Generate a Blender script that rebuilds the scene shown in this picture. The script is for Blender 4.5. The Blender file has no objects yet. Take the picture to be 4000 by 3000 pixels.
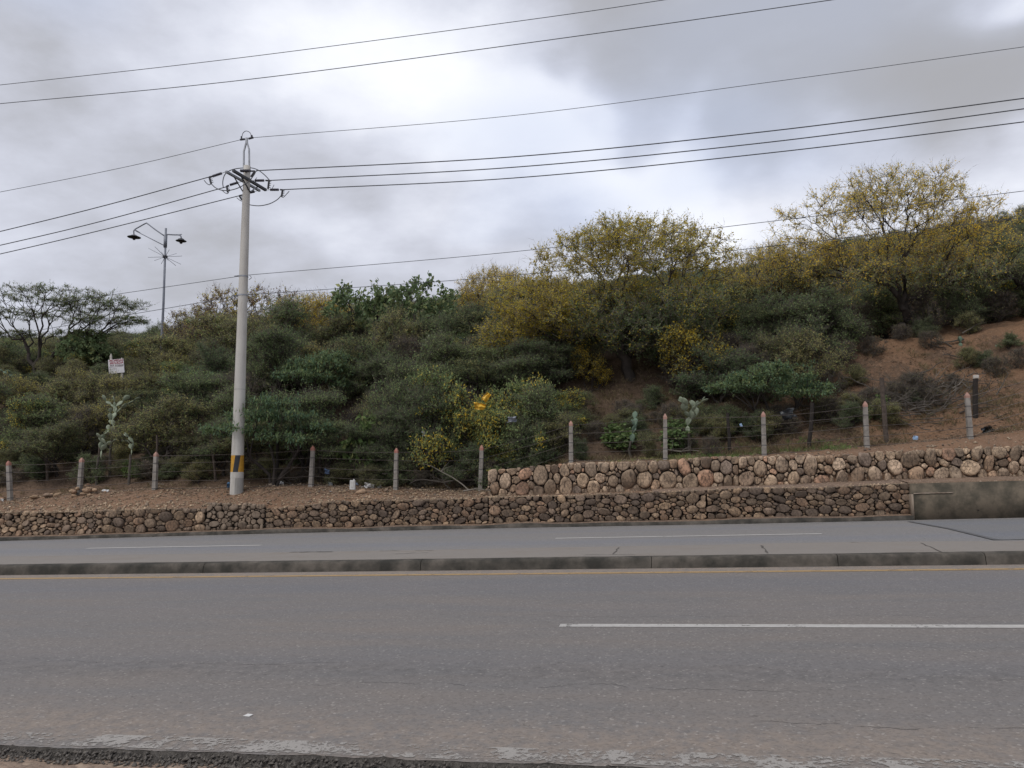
import bpy, math, random, colorsys
import numpy as np
from mathutils import Vector, Matrix, noise as mnoise
R = math.radians
C = bpy.context.scene.collection
random.seed(7)

# ------------------------------------------------------------------ camera
SL = 0.0318                      # the road climbs 3.2 % to the right
YAW, PIT, F = R(10.3), R(6.6), 3020.0
EYE = 1.6
cd = bpy.data.cameras.new('camera'); cam = bpy.data.objects.new('camera', cd); C.objects.link(cam)
cam.location = (0, 0, EYE); cam.rotation_euler = (R(90) + PIT, 0, YAW)
cd.sensor_width = 36; cd.lens = 36 * F / 4000; cd.clip_start = .05; cd.clip_end = 2000
bpy.context.scene.camera = cam
cy = bpy.context.scene.cycles; cy.max_bounces = 5; cy.diffuse_bounces = 3; cy.glossy_bounces = 2; cy.transmission_bounces = 3; cy.transparent_max_bounces = 6
# ------------------------------------------------------------------ exposure
vs = bpy.context.scene.view_settings
vs.view_transform = 'Standard'; vs.look = 'None'; vs.exposure = 0.43; vs.gamma = 1; vs.use_curve_mapping = False
# ------------------------------------------------------------------ sun
SUN_EL, SUN_AZ = R(52), R(215)
sd = bpy.data.lights.new('sun', 'SUN'); sd.energy = 1.25; sd.angle = R(25); sd.color = (1, .96, .9)
sun = bpy.data.objects.new('sun', sd); C.objects.link(sun)
_sv = Vector((math.sin(SUN_AZ) * math.cos(SUN_EL), math.cos(SUN_AZ) * math.cos(SUN_EL), math.sin(SUN_EL)))
sun.rotation_euler = _sv.to_track_quat('Z', 'Y').to_euler()

# ------------------------------------------------------------------ pixel -> place helpers (real distances)
def ray(px, py):
    x = (px - 2000) / F; y = -(py - 1500) / F
    fw = math.cos(PIT) - y * math.sin(PIT); up = math.sin(PIT) + y * math.cos(PIT)
    return (x * math.cos(YAW) - fw * math.sin(YAW), x * math.sin(YAW) + fw * math.cos(YAW), up)
def at(px, py, Y):
    r = ray(px, py); t = Y / r[1]
    return Vector((r[0] * t, Y, EYE + r[2] * t))
def gnd(px, py, h=0.0):
    r = ray(px, py); t = -(EYE - h) / (r[2] - SL * r[0])
    return Vector((r[0] * t, r[1] * t, EYE + r[2] * t))

# ------------------------------------------------------------------ node helpers
class NT:
    def __init__(s, nt): s.nt = nt; s.n = nt.nodes; s.l = nt.links
    def add(s, t, **k):
        n = s.n.new(t)
        for a, v in k.items(): setattr(n, a, v)
        return n
    def put(s, sock, v):
        if isinstance(v, bpy.types.NodeSocket): s.l.new(v, sock)
        elif isinstance(v, (tuple, list)) and len(v) == 3 and sock.type == 'RGBA': sock.default_value = (*v, 1)
        else: sock.default_value = v
    def math(s, op, a, b=0.0, c=0.0, clamp=False):
        n = s.add('ShaderNodeMath', operation=op); n.use_clamp = clamp
        s.put(n.inputs[0], a); s.put(n.inputs[1], b); s.put(n.inputs[2], c); return n.outputs[0]
    def mix(s, f, a, b, mode='MIX'):
        n = s.add('ShaderNodeMix', data_type='RGBA', blend_type=mode)
        s.put(n.inputs[0], f); s.put(n.inputs[6], a); s.put(n.inputs[7], b); return n.outputs[2]
    def noise(s, vec, scale, detail=4, rough=.55, dist=0.0):
        n = s.add('ShaderNodeTexNoise'); s.put(n.inputs['Vector'], vec); n.inputs['Scale'].default_value = scale
        n.inputs['Detail'].default_value = detail; n.inputs['Roughness'].default_value = rough
        n.inputs['Distortion'].default_value = dist; return n.outputs['Fac']
    def vor(s, vec, scale, feat='F1', out='Distance', rnd=1.0):
        n = s.add('ShaderNodeTexVoronoi', feature=feat); s.put(n.inputs['Vector'], vec); n.inputs['Scale'].default_value = scale
        n.inputs['Randomness'].default_value = rnd; return n.outputs[out]
    def ramp(s, v, a, b, x=0.0, y=1.0):
        n = s.add('ShaderNodeMapRange'); n.clamp = True; s.put(n.inputs[0], v)
        for i, q in enumerate((a, b, x, y)): n.inputs[i + 1].default_value = q
        return n.outputs[0]
    def map(s, vec, sc=(1, 1, 1), loc=(0, 0, 0)):
        n = s.add('ShaderNodeMapping'); s.put(n.inputs['Vector'], vec); n.inputs['Scale'].default_value = sc
        n.inputs['Location'].default_value = loc; return n.outputs[0]
    def pos(s): return s.add('ShaderNodeNewGeometry').outputs['Position']
    def obj(s): return s.add('ShaderNodeTexCoord').outputs['Object']
    def xyz(s, v):
        n = s.add('ShaderNodeSeparateXYZ'); s.put(n.inputs[0], v); return n.outputs
def newmat(name):
    m = bpy.data.materials.new(name); m.use_nodes = True; t = NT(m.node_tree); t.n.clear()
    out = t.add('ShaderNodeOutputMaterial'); return m, t, out
def finish(t, out, col, rough=.85, bump=None, bstr=.4, bdist=.02, metal=0.0, spec=.3, alpha=None, trans=None):
    p = t.add('ShaderNodeBsdfPrincipled'); t.put(p.inputs['Base Color'], col); t.put(p.inputs['Roughness'], rough)
    p.inputs['Metallic'].default_value = metal; p.inputs['Specular IOR Level'].default_value = spec
    if bump is not None:
        b = t.add('ShaderNodeBump'); b.inputs['Strength'].default_value = bstr; b.inputs['Distance'].default_value = bdist
        t.put(b.inputs['Height'], bump); t.l.new(b.outputs[0], p.inputs['Normal'])
    if alpha is not None: t.put(p.inputs['Alpha'], alpha)
    s = p.outputs[0]
    if trans is not None:
        tr = t.add('ShaderNodeBsdfTranslucent'); t.put(tr.inputs[0], col); mx = t.add('ShaderNodeMixShader'); mx.inputs[0].default_value = trans
        t.l.new(s, mx.inputs[1]); t.l.new(tr.outputs[0], mx.inputs[2]); s = mx.outputs[0]
    t.l.new(s, out.inputs['Surface'])
def simple(name, c1, c2=None, scale=6, rough=.8, bstr=.3, metal=0.0, spec=.3, rnd=0.0, dist=.01, detail=5):
    m, t, out = newmat(name); v = t.obj(); f = t.noise(v, scale, detail)
    col = t.mix(t.ramp(f, .35, .65), c1, c2 or tuple(x * .75 for x in c1))
    if rnd:
        r = t.add('ShaderNodeObjectInfo').outputs['Random']
        col = t.mix(1.0, col, t.mix(r, tuple([1 - rnd] * 3), tuple([1 + rnd] * 3)), 'MULTIPLY')
    finish(t, out, col, rough, t.noise(v, scale * 5, 4), bstr, dist, metal, spec); return m

# ------------------------------------------------------------------ world: overcast sky
w = bpy.data.worlds.new('World'); bpy.context.scene.world = w; w.use_nodes = True; w.cycles.sampling_method = 'MANUAL'; w.cycles.sample_map_resolution = 256
t = NT(w.node_tree); t.n.clear()
wo = t.add('ShaderNodeOutputWorld'); bg = t.add('ShaderNodeBackground'); t.l.new(bg.outputs[0], wo.inputs[0])
sky = t.add('ShaderNodeTexSky', sky_type='NISHITA'); sky.sun_disc = False; sky.sun_elevation = SUN_EL; sky.sun_rotation = SUN_AZ
gv = t.add('ShaderNodeTexCoord').outputs['Generated']; X, Y, Z = t.xyz(gv)
zz = t.math('ADD', t.math('MAXIMUM', Z, 0.0), .22)
cv = t.add('ShaderNodeCombineXYZ'); t.put(cv.inputs[0], t.math('DIVIDE', X, zz)); t.put(cv.inputs[1], t.math('DIVIDE', Y, zz))
def blob(px, py, sx, sy, rot=0.0):
    r = ray(px, py); l = math.sqrt(sum(a * a for a in r)); d = Vector([a / l for a in r])
    side = d.cross(Vector((0, 0, 1))).normalized(); up = side.cross(d)
    a = side * math.cos(rot) + up * math.sin(rot); b = up * math.cos(rot) - side * math.sin(rot)
    def dt(v):
        n = t.add('ShaderNodeVectorMath', operation='DOT_PRODUCT'); t.put(n.inputs[0], warp); n.inputs[1].default_value = v; return n.outputs['Value']
    u = t.math('DIVIDE', dt(a), sx); v = t.math('DIVIDE', t.math('SUBTRACT', dt(b), 0.0), sy)
    g = t.math('EXPONENT', t.math('MULTIPLY', t.math('ADD', t.math('MULTIPLY', u, u), t.math('MULTIPLY', v, v)), -1.0))
    return t.math('MULTIPLY', g, t.ramp(dt(d), .2, .6))
wn = t.add('ShaderNodeTexNoise'); t.put(wn.inputs['Vector'], gv); wn.inputs['Scale'].default_value = 4.5; wn.inputs['Detail'].default_value = 3
va = t.add('ShaderNodeVectorMath', operation='MULTIPLY_ADD'); t.put(va.inputs[0], wn.outputs['Color'])
va.inputs[1].default_value = (.26, .26, .26); sb = t.add('ShaderNodeVectorMath', operation='SUBTRACT'); t.put(sb.inputs[0], gv); sb.inputs[1].default_value = (.13, .13, .13)
t.l.new(sb.outputs[0], va.inputs[2]); warp = va.outputs[0]
n1 = t.noise(t.map(cv.outputs[0], (1, 1, 1), (3.1, .4, 0)), .62, 3, .5, 0)
n2 = t.noise(t.map(cv.outputs[0], (.75, 1.3, 1), (8, 2, 0)), 1.7, 5, .55, 0)
n3 = t.noise(t.map(gv, (1, 1, 2.0), (0, 5, 0)), 7, 6, .62)
f = t.math('ADD', t.math('MULTIPLY', n1, .50), t.math('ADD', t.math('MULTIPLY', n2, .46), t.math('MULTIPLY', n3, .34)))
f = t.math('ADD', f, -.13)
for (px, py, sx, sy, rt, wt) in (
        (1650, 330, .30, .09, -.15, .30), (2450, 580, .20, .10, -.2, .30), (800, 200, .2, .07, 0, .1),
        (3150, 200, .26, .11, -.15, -.36), (3900, 330, .14, .07, .2, -.12), (2350, 60, .15, .06, 0, -.2), (300, 140, .3, .05, 0, -.06),
        (3950, 30, .05, .03, 0, .3), (4000, 640, .2, .05, .2, .12), (2750, 760, .2, .05, .05, .12), (3300, 900, .3, .06, 0, -.10), (400, 500, .2, .05, .1, -.07), (2480, 330, .05, .05, 0, -.10),
        (1250, 750, .2, .035, .1, -.1), (700, 980, .3, .04, .0, -.10), (2700, 1000, .25, .04, 0, -.08),
        (1100, 900, .3, .03, .1, .10), (2450, 540, .045, .028, .2, -.26), (3000, 640, .035, .04, 0, -.22), (2150, 420, .06, .02, 0, -.14), (2080, 230, .03, .02, 0, -.12), (2850, 450, .03, .03, 0, -.12)):
    f = t.math('ADD', f, t.math('MULTIPLY', blob(px, py, sx, sy, rt), wt))
cr = t.add('ShaderNodeValToRGB'); t.put(cr.inputs[0], f); e = cr.color_ramp; e.interpolation = 'B_SPLINE'
e.elements[0].position = .22; e.elements[0].color = (.31, .313, .335, 1); e.elements[1].position = .84; e.elements[1].color = (.76, .775, .82, 1)
for p_, c_ in ((.36, (.365, .375, .415)), (.45, (.43, .444, .505)), (.55, (.51, .53, .605)), (.67, (.63, .65, .72))):
    q = e.elements.new(p_); q.color = (*c_, 1)
sk = t.mix(1.0, sky.outputs[0], (.1, .1, .1), 'MULTIPLY')
blue = t.math('MULTIPLY', t.ramp(t.noise(t.map(cv.outputs[0], (1, 1, 1), (1, 9, 0)), 1.1, 2), .50, .68), .55)
t.put(bg.inputs[0], t.mix(t.math('MULTIPLY', blue, 1.0), cr.outputs[0], t.mix(.75, sk, (.50, .56, .72)))); bg.inputs[1].default_value = 1.0

# ------------------------------------------------------------------ mesh helpers
def tag(o, label=None, cat=None, group=None, kind=None):
    if label: o['label'] = label
    if cat: o['category'] = cat
    if group: o['group'] = group
    if kind: o['kind'] = kind
    return o
def fast_mesh(name, V, Fq, mats=(), mi=None, smooth=False):
    """V (n,3) array; Fq list of int arrays (m,k)"""
    me = bpy.data.meshes.new(name); V = np.asarray(V, np.float32)
    if not isinstance(Fq, list): Fq = [Fq]
    Fq = [np.asarray(a, np.int32) for a in Fq if len(a)]
    me.vertices.add(len(V)); me.vertices.foreach_set('co', V.ravel())
    loops = np.concatenate([a.ravel() for a in Fq]); cnt = np.concatenate([np.full(len(a), a.shape[1], np.int32) for a in Fq])
    me.loops.add(len(loops)); me.loops.foreach_set('vertex_index', loops)
    me.polygons.add(len(cnt)); st = np.concatenate([[0], np.cumsum(cnt)[:-1]]).astype(np.int32)
    me.polygons.foreach_set('loop_start', st); me.polygons.foreach_set('loop_total', cnt)
    for m in mats: me.materials.append(m)
    if mi is not None: me.polygons.foreach_set('material_index', np.asarray(mi, np.int32))
    if smooth: me.polygons.foreach_set('use_smooth', np.ones(len(cnt), bool))
    me.update(calc_edges=True); return me
def link(name, me, parent=None, loc=(0, 0, 0)):
    o = bpy.data.objects.new(name, me); C.objects.link(o); o.location = loc
    if parent: o.parent = parent
    return o
def empty(name, loc=(0, 0, 0), rz=0.0):
    o = bpy.data.objects.new(name, None); C.objects.link(o); o.location = loc; o.rotation_euler = (0, 0, rz); o.empty_display_size = .2; return o
class MB:
    def __init__(s): s.v = []; s.f = []; s.m = []
    def poly(s, pts, faces, mi=0):
        b = len(s.v); s.v += [tuple(p) for p in pts]; s.f += [tuple(b + i for i in f) for f in faces]; s.m += [mi] * len(faces)
    def box(s, c, h, rot=None, mi=0, taper=1.0):
        P = []
        for z in (-1, 1):
            k = taper if z > 0 else 1
            for x, y in ((-1, -1), (1, -1), (1, 1), (-1, 1)):
                p = Vector((x * h[0] * k, y * h[1] * k, z * h[2]))
                if rot is not None: p = rot @ p
                P.append(p + Vector(c))
        s.poly(P, [(3, 2, 1, 0), (4, 5, 6, 7), (0, 1, 5, 4), (1, 2, 6, 5), (2, 3, 7, 6), (3, 0, 4, 7)], mi)
    def tube(s, pts, r, n=8, mi=0, cap=True):
        pts = [Vector(p) for p in pts]; rs = r if hasattr(r, '__len__') else [r] * len(pts)
        b = len(s.v); up = None
        for i, p in enumerate(pts):
            d = (pts[min(i + 1, len(pts) - 1)] - pts[max(i - 1, 0)]).normalized()
            if up is None: up = d.orthogonal().normalized()
            up = (up - d * up.dot(d)).normalized(); sd_ = d.cross(up)
            for k in range(n):
                a = 2 * math.pi * k / n; s.v.append(tuple(p + (up * math.cos(a) + sd_ * math.sin(a)) * rs[i]))
        for i in range(len(pts) - 1):
            for k in range(n):
                a = b + i * n + k; c = b + i * n + (k + 1) % n; s.f.append((a, c, c + n, a + n)); s.m.append(mi)
        if cap:
            s.f.append(tuple(b + k for k in range(n))[::-1]); s.f.append(tuple(b + (len(pts) - 1) * n + k for k in range(n))); s.m += [mi, mi]
    def lathe(s, prof, c=(0, 0, 0), n=24, mi=0):
        b = len(s.v)
        for r, z in prof:
            for k in range(n):
                a = 2 * math.pi * k / n; s.v.append((c[0] + r * math.cos(a), c[1] + r * math.sin(a), c[2] + z))
        for i in range(len(prof) - 1):
            for k in range(n):
                a = b + i * n + k; q = b + i * n + (k + 1) % n; s.f.append((a, q, q + n, a + n)); s.m.append(mi)
    def build(s, name, mat, parent=None, loc=(0, 0, 0), smooth=False):
        me = bpy.data.meshes.new(name); me.from_pydata(s.v, [], s.f)
        for m in (mat if isinstance(mat, (list, tuple)) else [mat]): me.materials.append(m)
        me.polygons.foreach_set('material_index', s.m)
        if smooth: me.polygons.foreach_set('use_smooth', [True] * len(s.f))
        me.update(); return link(name, me, parent, loc)
def smoothstep(a, b, x): x = np.clip((x - a) / (b - a), 0, 1); return x * x * (3 - 2 * x)
_r0 = np.random.default_rng(3); _perm = _r0.random((256, 256))
def vnoise(x, y):
    x = np.asarray(x, float); y = np.asarray(y, float); xi = np.floor(x).astype(int); yi = np.floor(y).astype(int)
    fx = x - xi; fy = y - yi; fx = fx * fx * (3 - 2 * fx); fy = fy * fy * (3 - 2 * fy)
    g = lambda a, b: _perm[a % 256, b % 256]
    return (g(xi, yi) * (1 - fx) + g(xi + 1, yi) * fx) * (1 - fy) + (g(xi, yi + 1) * (1 - fx) + g(xi + 1, yi + 1) * fx) * fy - .5
def fbm(x, y, o=4):
    s = 0; a = 1
    for i in range(o): s = s + a * vnoise(x * 2 ** i + 13 * i, y * 2 ** i + 7 * i); a *= .5
    return s

# ------------------------------------------------------------------ lines of the place (X = along the road)
_kw = [gnd(*p, .18) for p in ((0, 2113), (900, 2088), (1950, 2063), (2950, 2045), (4000, 2022))]
def Yw(x): return float(np.interp(x, [-40] + [p.x for p in _kw] + [40], [19.6] + [p.y for p in _kw] + [22.3]))
Yw_a = np.vectorize(Yw)
YF = lambda x: Yw_a(x) + .33           # face of the lower walls
YU = lambda x: Yw_a(x) + 1.35          # face of the upper wall
YK, YKT = 13.62, 13.74                 # median kerb foot / top
def tab(pts, off):                     # [(px,py)] on the plane Yw+off -> arrays X, z above the far road level
    X_, Z_ = [], []
    for px, py in pts:
        y = 22.0
        for _ in range(4): p = at(px, py, y); y = Yw(p.x) + off
        p = at(px, py, y); X_.append(p.x); Z_.append(p.z)
    return np.array(X_), np.array(Z_)
T_low = tab([(-600, 2030), (0, 2000), (300, 1998), (600, 1985), (800, 1990), (812, 1966), (1030, 1972), (1045, 1990), (1180, 1975), (1300, 1960), (1900, 1946), (2200, 1938), (2900, 1910), (3200, 1905), (3560, 1890), (4400, 1868)], .33)
T_ub = tab([(1900, 1938), (2200, 1926), (3000, 1902), (3500, 1880), (4000, 1866), (4400, 1856)], 1.35)
T_ut = tab([(1905, 1850), (1925, 1838), (2225, 1812), (2590, 1802), (2800, 1785), (3000, 1786), (3330, 1776), (3600, 1760), (4000, 1744), (4400, 1730)], 1.35)
POSTS = [(33, 1800, 40, 1952), (320, 1788, 310, 1932), (610, 1765, 604, 1914), (1223, 1741, 1215, 1898), (1549, 1750, 1546, 1912), (1882, 1738, 1877, 1918),
         (2230, 1644, 2231, 1806), (2598, 1616, 2599, 1798), (2981, 1608, 2985, 1781), (3379, 1568, 3386, 1748), (3777, 1533, 3790, 1713), (4185, 1420, 4200, 1590)]
def fenceoff(px): return 2.0 if px < 2000 else (2.0 if px < 4100 else 3.4)
T_f = tab([(-600, 1975), (33, 1952), (310, 1932), (604, 1914), (925, 1908), (1215, 1898), (1546, 1912), (1877, 1918), (1960, 1880), (2231, 1804), (2599, 1796), (2985, 1779), (3386, 1747), (3790, 1711), (4400, 1640)], 2.0)
XS = T_ut[0][0]
def tab2(pts, Y): P = [at(px, py, Y) for px, py in pts]; return np.array([p.x for p in P]), np.array([p.z for p in P])
T_bk = tab2([(-1500, 1530), (0, 1530), (500, 1560), (900, 1520), (1400, 1500), (1900, 1440), (2400, 1385), (2900, 1370), (3300, 1350), (3600, 1325), (4000, 1255), (5200, 1120)], 31.0)
T_rd = tab2([(-3000, 1420), (-300, 1330), (0, 1385), (350, 1425), (520, 1420), (750, 1390), (1100, 1350), (1400, 1280), (2000, 1200), (2500, 1160), (2900, 1125), (3150, 1080), (3500, 1010), (3850, 965), (4000, 925), (4300, 860), (6000, 700)], 95.0)
def Gz(x, y):
    x = np.asarray(x, float); y = np.asarray(y, float); x, y = np.broadcast_arrays(x, y)
    yw = Yw_a(x); up = x > XS
    zl = np.interp(x, *T_low); zub = np.interp(x, *T_ub); zut = np.interp(x, *T_ut); zf = np.interp(x, *T_f)
    zb = np.interp(x, *T_bk); zr = np.interp(x, *T_rd)
    d = y - yw
    # first part up to the fence line
    zA = np.where(up, np.where(d < 1.45, zl + (zub - zl) * np.clip((d - .33) / 1.1, 0, 1), zut - .03 + (zf - zut + .03) * np.clip((d - 1.45) / .55, 0, 1)),
                  zl - .03 + (zf - zl + .03) * np.clip((d - .4) / 1.6, 0, 1))
    y0 = yw + 3.0; zflat = zf + .12 * np.clip(d - 2.0, 0, 1)
    tt = np.clip((y - y0) / (31.0 - y0), 0, 1)
    zB = zflat + (zb - zflat) * (tt ** 1.05 * (1 - .12 * np.sin(tt * np.pi)))
    t2 = np.clip((y - 31) / 64, 0, 1); zC = zb + (zr - zb) * t2 ** 1.12
    z = np.where(d < 2.0, zA, np.where(y < 31, zB, zC))
    z = z + np.where(y > 95, -(y - 95) * .1, 0)
    amp = np.where(d < 2.0, .03, np.where(y < 31, .05 + .30 * np.clip(tt * 4, 0, 1) * np.clip((1 - tt) * 4 + .3, 0, 1), .3))
    z = z - np.where((y > 25.2) & (y < 31.5), np.clip((y - 25.2) * .5, 0, 1) * np.clip((31.5 - y), 0, 1), 0) * (.42 * np.abs(fbm(x * .55 + 9, y * .12, 2)) + .09 * fbm(x * 3.1, y * 2.2, 3))
    z = z + amp * fbm(x * .9, y * .9) + np.where((d > .5), .035 * fbm(x * 5, y * 5, 3), 0) * np.clip(d, 0, 1) + np.clip((y - 33) / 20, 0, 1) * 1.6 * fbm(x * .09 + 4, y * .12, 3)
    return z
def gz(x, y): return float(Gz(x, y))
def Xof(px, Y, py=1500): return at(px, py, Y).x

# ------------------------------------------------------------------ materials
def asphalt(name, base, warm, near=True):
    m, t, out = newmat(name); p = t.pos(); x, y, z = t.xyz(p)
    n1 = t.noise(t.map(p, (.35, 1.6, 1)), 1.0, 5, .6); n2 = t.noise(p, 9, 5, .65); fine = t.noise(p, 75, 3, .7)
    ag = t.vor(p, 55, out='Color'); agr = t.add('ShaderNodeSeparateColor'); t.put(agr.inputs[0], ag)
    col = t.mix(t.ramp(n1, .35, .68), base, warm)
    # wheel tracks: bluish, polished lanes; dust between and along the edges
    if near:
        for c_, wd, k in ((11.7, .9, .5), (9.7, .35, .2), (6.9, .45, .25)):
            g = t.math('EXPONENT', t.math('MULTIPLY', t.math('POWER', t.math('DIVIDE', t.math('SUBTRACT', y, c_), wd), 2.0), -1.0))
            col = t.mix(t.math('MULTIPLY', g, k), col, tuple(a * b for a, b in zip(base, (.9, .96, 1.08))))
        for c_, wd, k in ((13.45, .45, .75), (4.9, .5, .45)):
            g = t.math('EXPONENT', t.math('MULTIPLY', t.math('POWER', t.math('DIVIDE', t.math('SUBTRACT', y, c_), wd), 2.0), -1.0))
            col = t.mix(t.math('MULTIPLY', g, t.math('MULTIPLY', t.ramp(n2, .3, .6), k)), col, (.30, .235, .18))
        g = t.math('EXPONENT', t.math('MULTIPLY', t.math('POWER', t.math('DIVIDE', t.math('SUBTRACT', y, 6.55), .35), 2.0), -1.0))
        col = t.mix(t.math('MULTIPLY', g, t.ramp(n2, .42, .62, 0, .5)), col, tuple(a * .6 for a in base))
    else:
        for c_, wd, k in ((20.2, .5, .4), (17.0, .7, .6)):
            g = t.math('EXPONENT', t.math('MULTIPLY', t.math('POWER', t.math('DIVIDE', t.math('SUBTRACT', y, c_), wd), 2.0), -1.0))
            col = t.mix(t.math('MULTIPLY', g, k), col, tuple(a * b for a, b in zip(base, (.9, .96, 1.08))))
    sp = t.ramp(agr.outputs[0], .0, 1.0, .78, 1.22)
    col = t.mix(1.0, col, t.mix(sp, (0, 0, 0), (1, 1, 1)), 'MULTIPLY')
    lt = t.ramp(agr.outputs[1], .95, .98, 0, .3); col = t.mix(lt, col, (.45, .42, .38))
    dk = t.math('MULTIPLY', t.ramp(t.noise(t.map(p, (1, 1.2, 1)), 16, 3, .7), .62, .70, 0, .65), t.ramp(n2, .4, .6))
    col = t.mix(dk, col, (.055, .05, .045))
    h = t.math('ADD', t.math('MULTIPLY', fine, .6), t.math('MULTIPLY', agr.outputs[0], .5))
    if near:
        # meandering cracks
        for c_, x0, x1, amp, ws in ((6.1, -3.0, 1.2, .35, .006), (5.35, .3, 9, .3, .006), (6.75, -9, -2.5, .3, .005), (7.6, 2.0, 9.0, .4, .004), (9.1, -2, 4, .5, .004)):
            cx = t.add('ShaderNodeCombineXYZ'); t.put(cx.inputs[0], x); t.put(cx.inputs[1], c_)
            nn = t.noise(cx.outputs[0], 1.1, 8, .62); yy = t.math('ADD', t.math('MULTIPLY', t.math('SUBTRACT', nn, .5), amp * 2), c_)
            dd = t.math('ABSOLUTE', t.math('SUBTRACT', y, yy)); g = t.ramp(dd, ws * .4, ws * 1.6, 1, 0)
            g = t.math('MULTIPLY', g, t.math('MULTIPLY', t.ramp(x, x0, x0 + .5), t.ramp(x, x1 - .5, x1, 1, 0)))
            g = t.math('MULTIPLY', g, t.ramp(t.noise(cx.outputs[0], 3, 3), .42, .5))
            col = t.mix(t.math('MULTIPLY', g, .8), col, (.04, .037, .034)); h = t.math('SUBTRACT', h, g)
    finish(t, out, col, t.ramp(n1, .3, .7, .7, .88), h, .55, .006, spec=.35); return m
M_road = asphalt('near_asphalt', (.158, .149, .143), (.186, .164, .147))
M_road2 = asphalt('far_asphalt', (.198, .19, .185), (.215, .20, .188), False)
M_patch = asphalt('new_asphalt', (.165, .165, .168), (.178, .174, .172), False)
def soil(name, c1, c2, c3, litter=.3):
    m, t, out = newmat(name); p = t.pos()
    a = t.noise(p, .55, 6, .6); b = t.noise(p, 4.5, 6, .65); c = t.noise(p, 22, 4, .7)
    col = t.mix(t.ramp(a, .4, .62), c1, c2); col = t.mix(t.ramp(b, .45, .7, 0, .8), col, c3)
    pb = t.vor(p, 26, out='Color'); s = t.add('ShaderNodeSeparateColor'); t.put(s.inputs[0], pb)
    col = t.mix(t.ramp(s.outputs[0], .9, .93, 0, .55), col, (.40, .31, .23))
    col = t.mix(t.math('MULTIPLY', t.ramp(s.outputs[1], .7, .8), litter), col, (.07, .05, .035))
    vd = t.vor(p, 26); h = t.math('ADD', t.math('MULTIPLY', c, .5), t.math('ADD', b, t.math('MULTIPLY', vd, -.4)))
    finish(t, out, col, .95, h, .8, .05, spec=.1); return m
M_dirt = soil('shoulder_dirt', (.25, .185, .14), (.285, .215, .165), (.21, .16, .125), .15)
def bank():
    m, t, out = newmat('bank_earth'); p = t.pos(); x, y, z = t.xyz(p)
    a = t.noise(p, .55, 5, .6); b = t.noise(p, 4.5, 5, .65); c = t.noise(p, 22, 4, .7)
    col = t.mix(t.ramp(a, .4, .62), (.20, .118, .070), (.165, .10, .064)); col = t.mix(t.ramp(b, .45, .7, 0, .7), col, (.13, .082, .052))
    # dead leaves and humus under the brush, coloured darker to paint in the canopy shade; bare orange earth on the right slope and in worn patches
    k = t.math('ADD', t.math('MULTIPLY', t.ramp(x, 2.0, 7.5), .20), t.math('MULTIPLY', t.ramp(y, 22.8, 24.2, 1, 0), .18))
    k = t.math('SUBTRACT', k, t.math('MULTIPLY', t.ramp(y, 24.2, 24.8), t.math('MULTIPLY', t.ramp(x, 3.5, 6.5, 1, 0), .10)))  # spreads the dark litter behind the fence, painting in shade of the overhanging brush
    litter_shade = t.ramp(t.math('SUBTRACT', t.math('ADD', t.math('MULTIPLY', a, .6), t.math('MULTIPLY', b, .4)), k), .30, .46)
    col = t.mix(t.math('MULTIPLY', litter_shade, .85), col, t.mix(t.ramp(c, .35, .65), (.05, .038, .028), (.10, .072, .052)))
    pb = t.vor(p, 30, out='Color'); s_ = t.add('ShaderNodeSeparateColor'); t.put(s_.inputs[0], pb)
    col = t.mix(t.ramp(s_.outputs[0], .93, .96, 0, .35), col, (.30, .22, .16)); col = t.mix(t.ramp(s_.outputs[1], .75, .85, 0, .4), col, (.07, .05, .035))
    col = t.mix(t.math('MULTIPLY', t.ramp(y, 23.6, 24.6, 1, 0), t.ramp(b, .35, .6, .1, .7)), col, (.27, .175, .12))
    finish(t, out, col, .95, t.math('ADD', t.math('MULTIPLY', c, .6), b), .9, .06, spec=.1); return m
M_bank = bank()
M_ledge = soil('ledge_dirt', (.22, .15, .105), (.2, .145, .11), (.15, .11, .085), .3)
def concrete(name, c1, c2, stain, sc=1.0, thr=(.42, .62), runs=True):
    m, t, out = newmat(name); p = t.pos()
    a = t.noise(p, 1.4 * sc, 6, .62); b = t.noise(t.map(p, (2.2, 2.2, .35)), 1.6 * sc, 6, .65); c = t.noise(p, 26, 4, .7)
    col = t.mix(t.ramp(a, .35, .65), c1, c2)
    col = t.mix(t.ramp(b if runs else a, *thr), col, stain)
    col = t.mix(t.ramp(c, .5, .75, 0, .35), col, tuple(x * .6 for x in c1))
    finish(t, out, col, .9, t.math('ADD', c, a), .4, .01, spec=.2); return m
M_kerb = concrete('kerb_concrete', (.115, .10, .084), (.085, .076, .063), (.035, .033, .028), 1.6, (.36, .62), False)
M_slab = concrete('median_concrete', (.215, .195, .175), (.235, .212, .19), (.19, .165, .14), .8, (.5, .8), False)
M_conc = concrete('stained_concrete', (.15, .122, .09), (.11, .092, .068), (.055, .05, .038), 1.6, (.40, .64), False)
M_cap = concrete('pale_concrete', (.30, .245, .19), (.25, .20, .155), (.16, .12, .09), 1.5)
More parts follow.
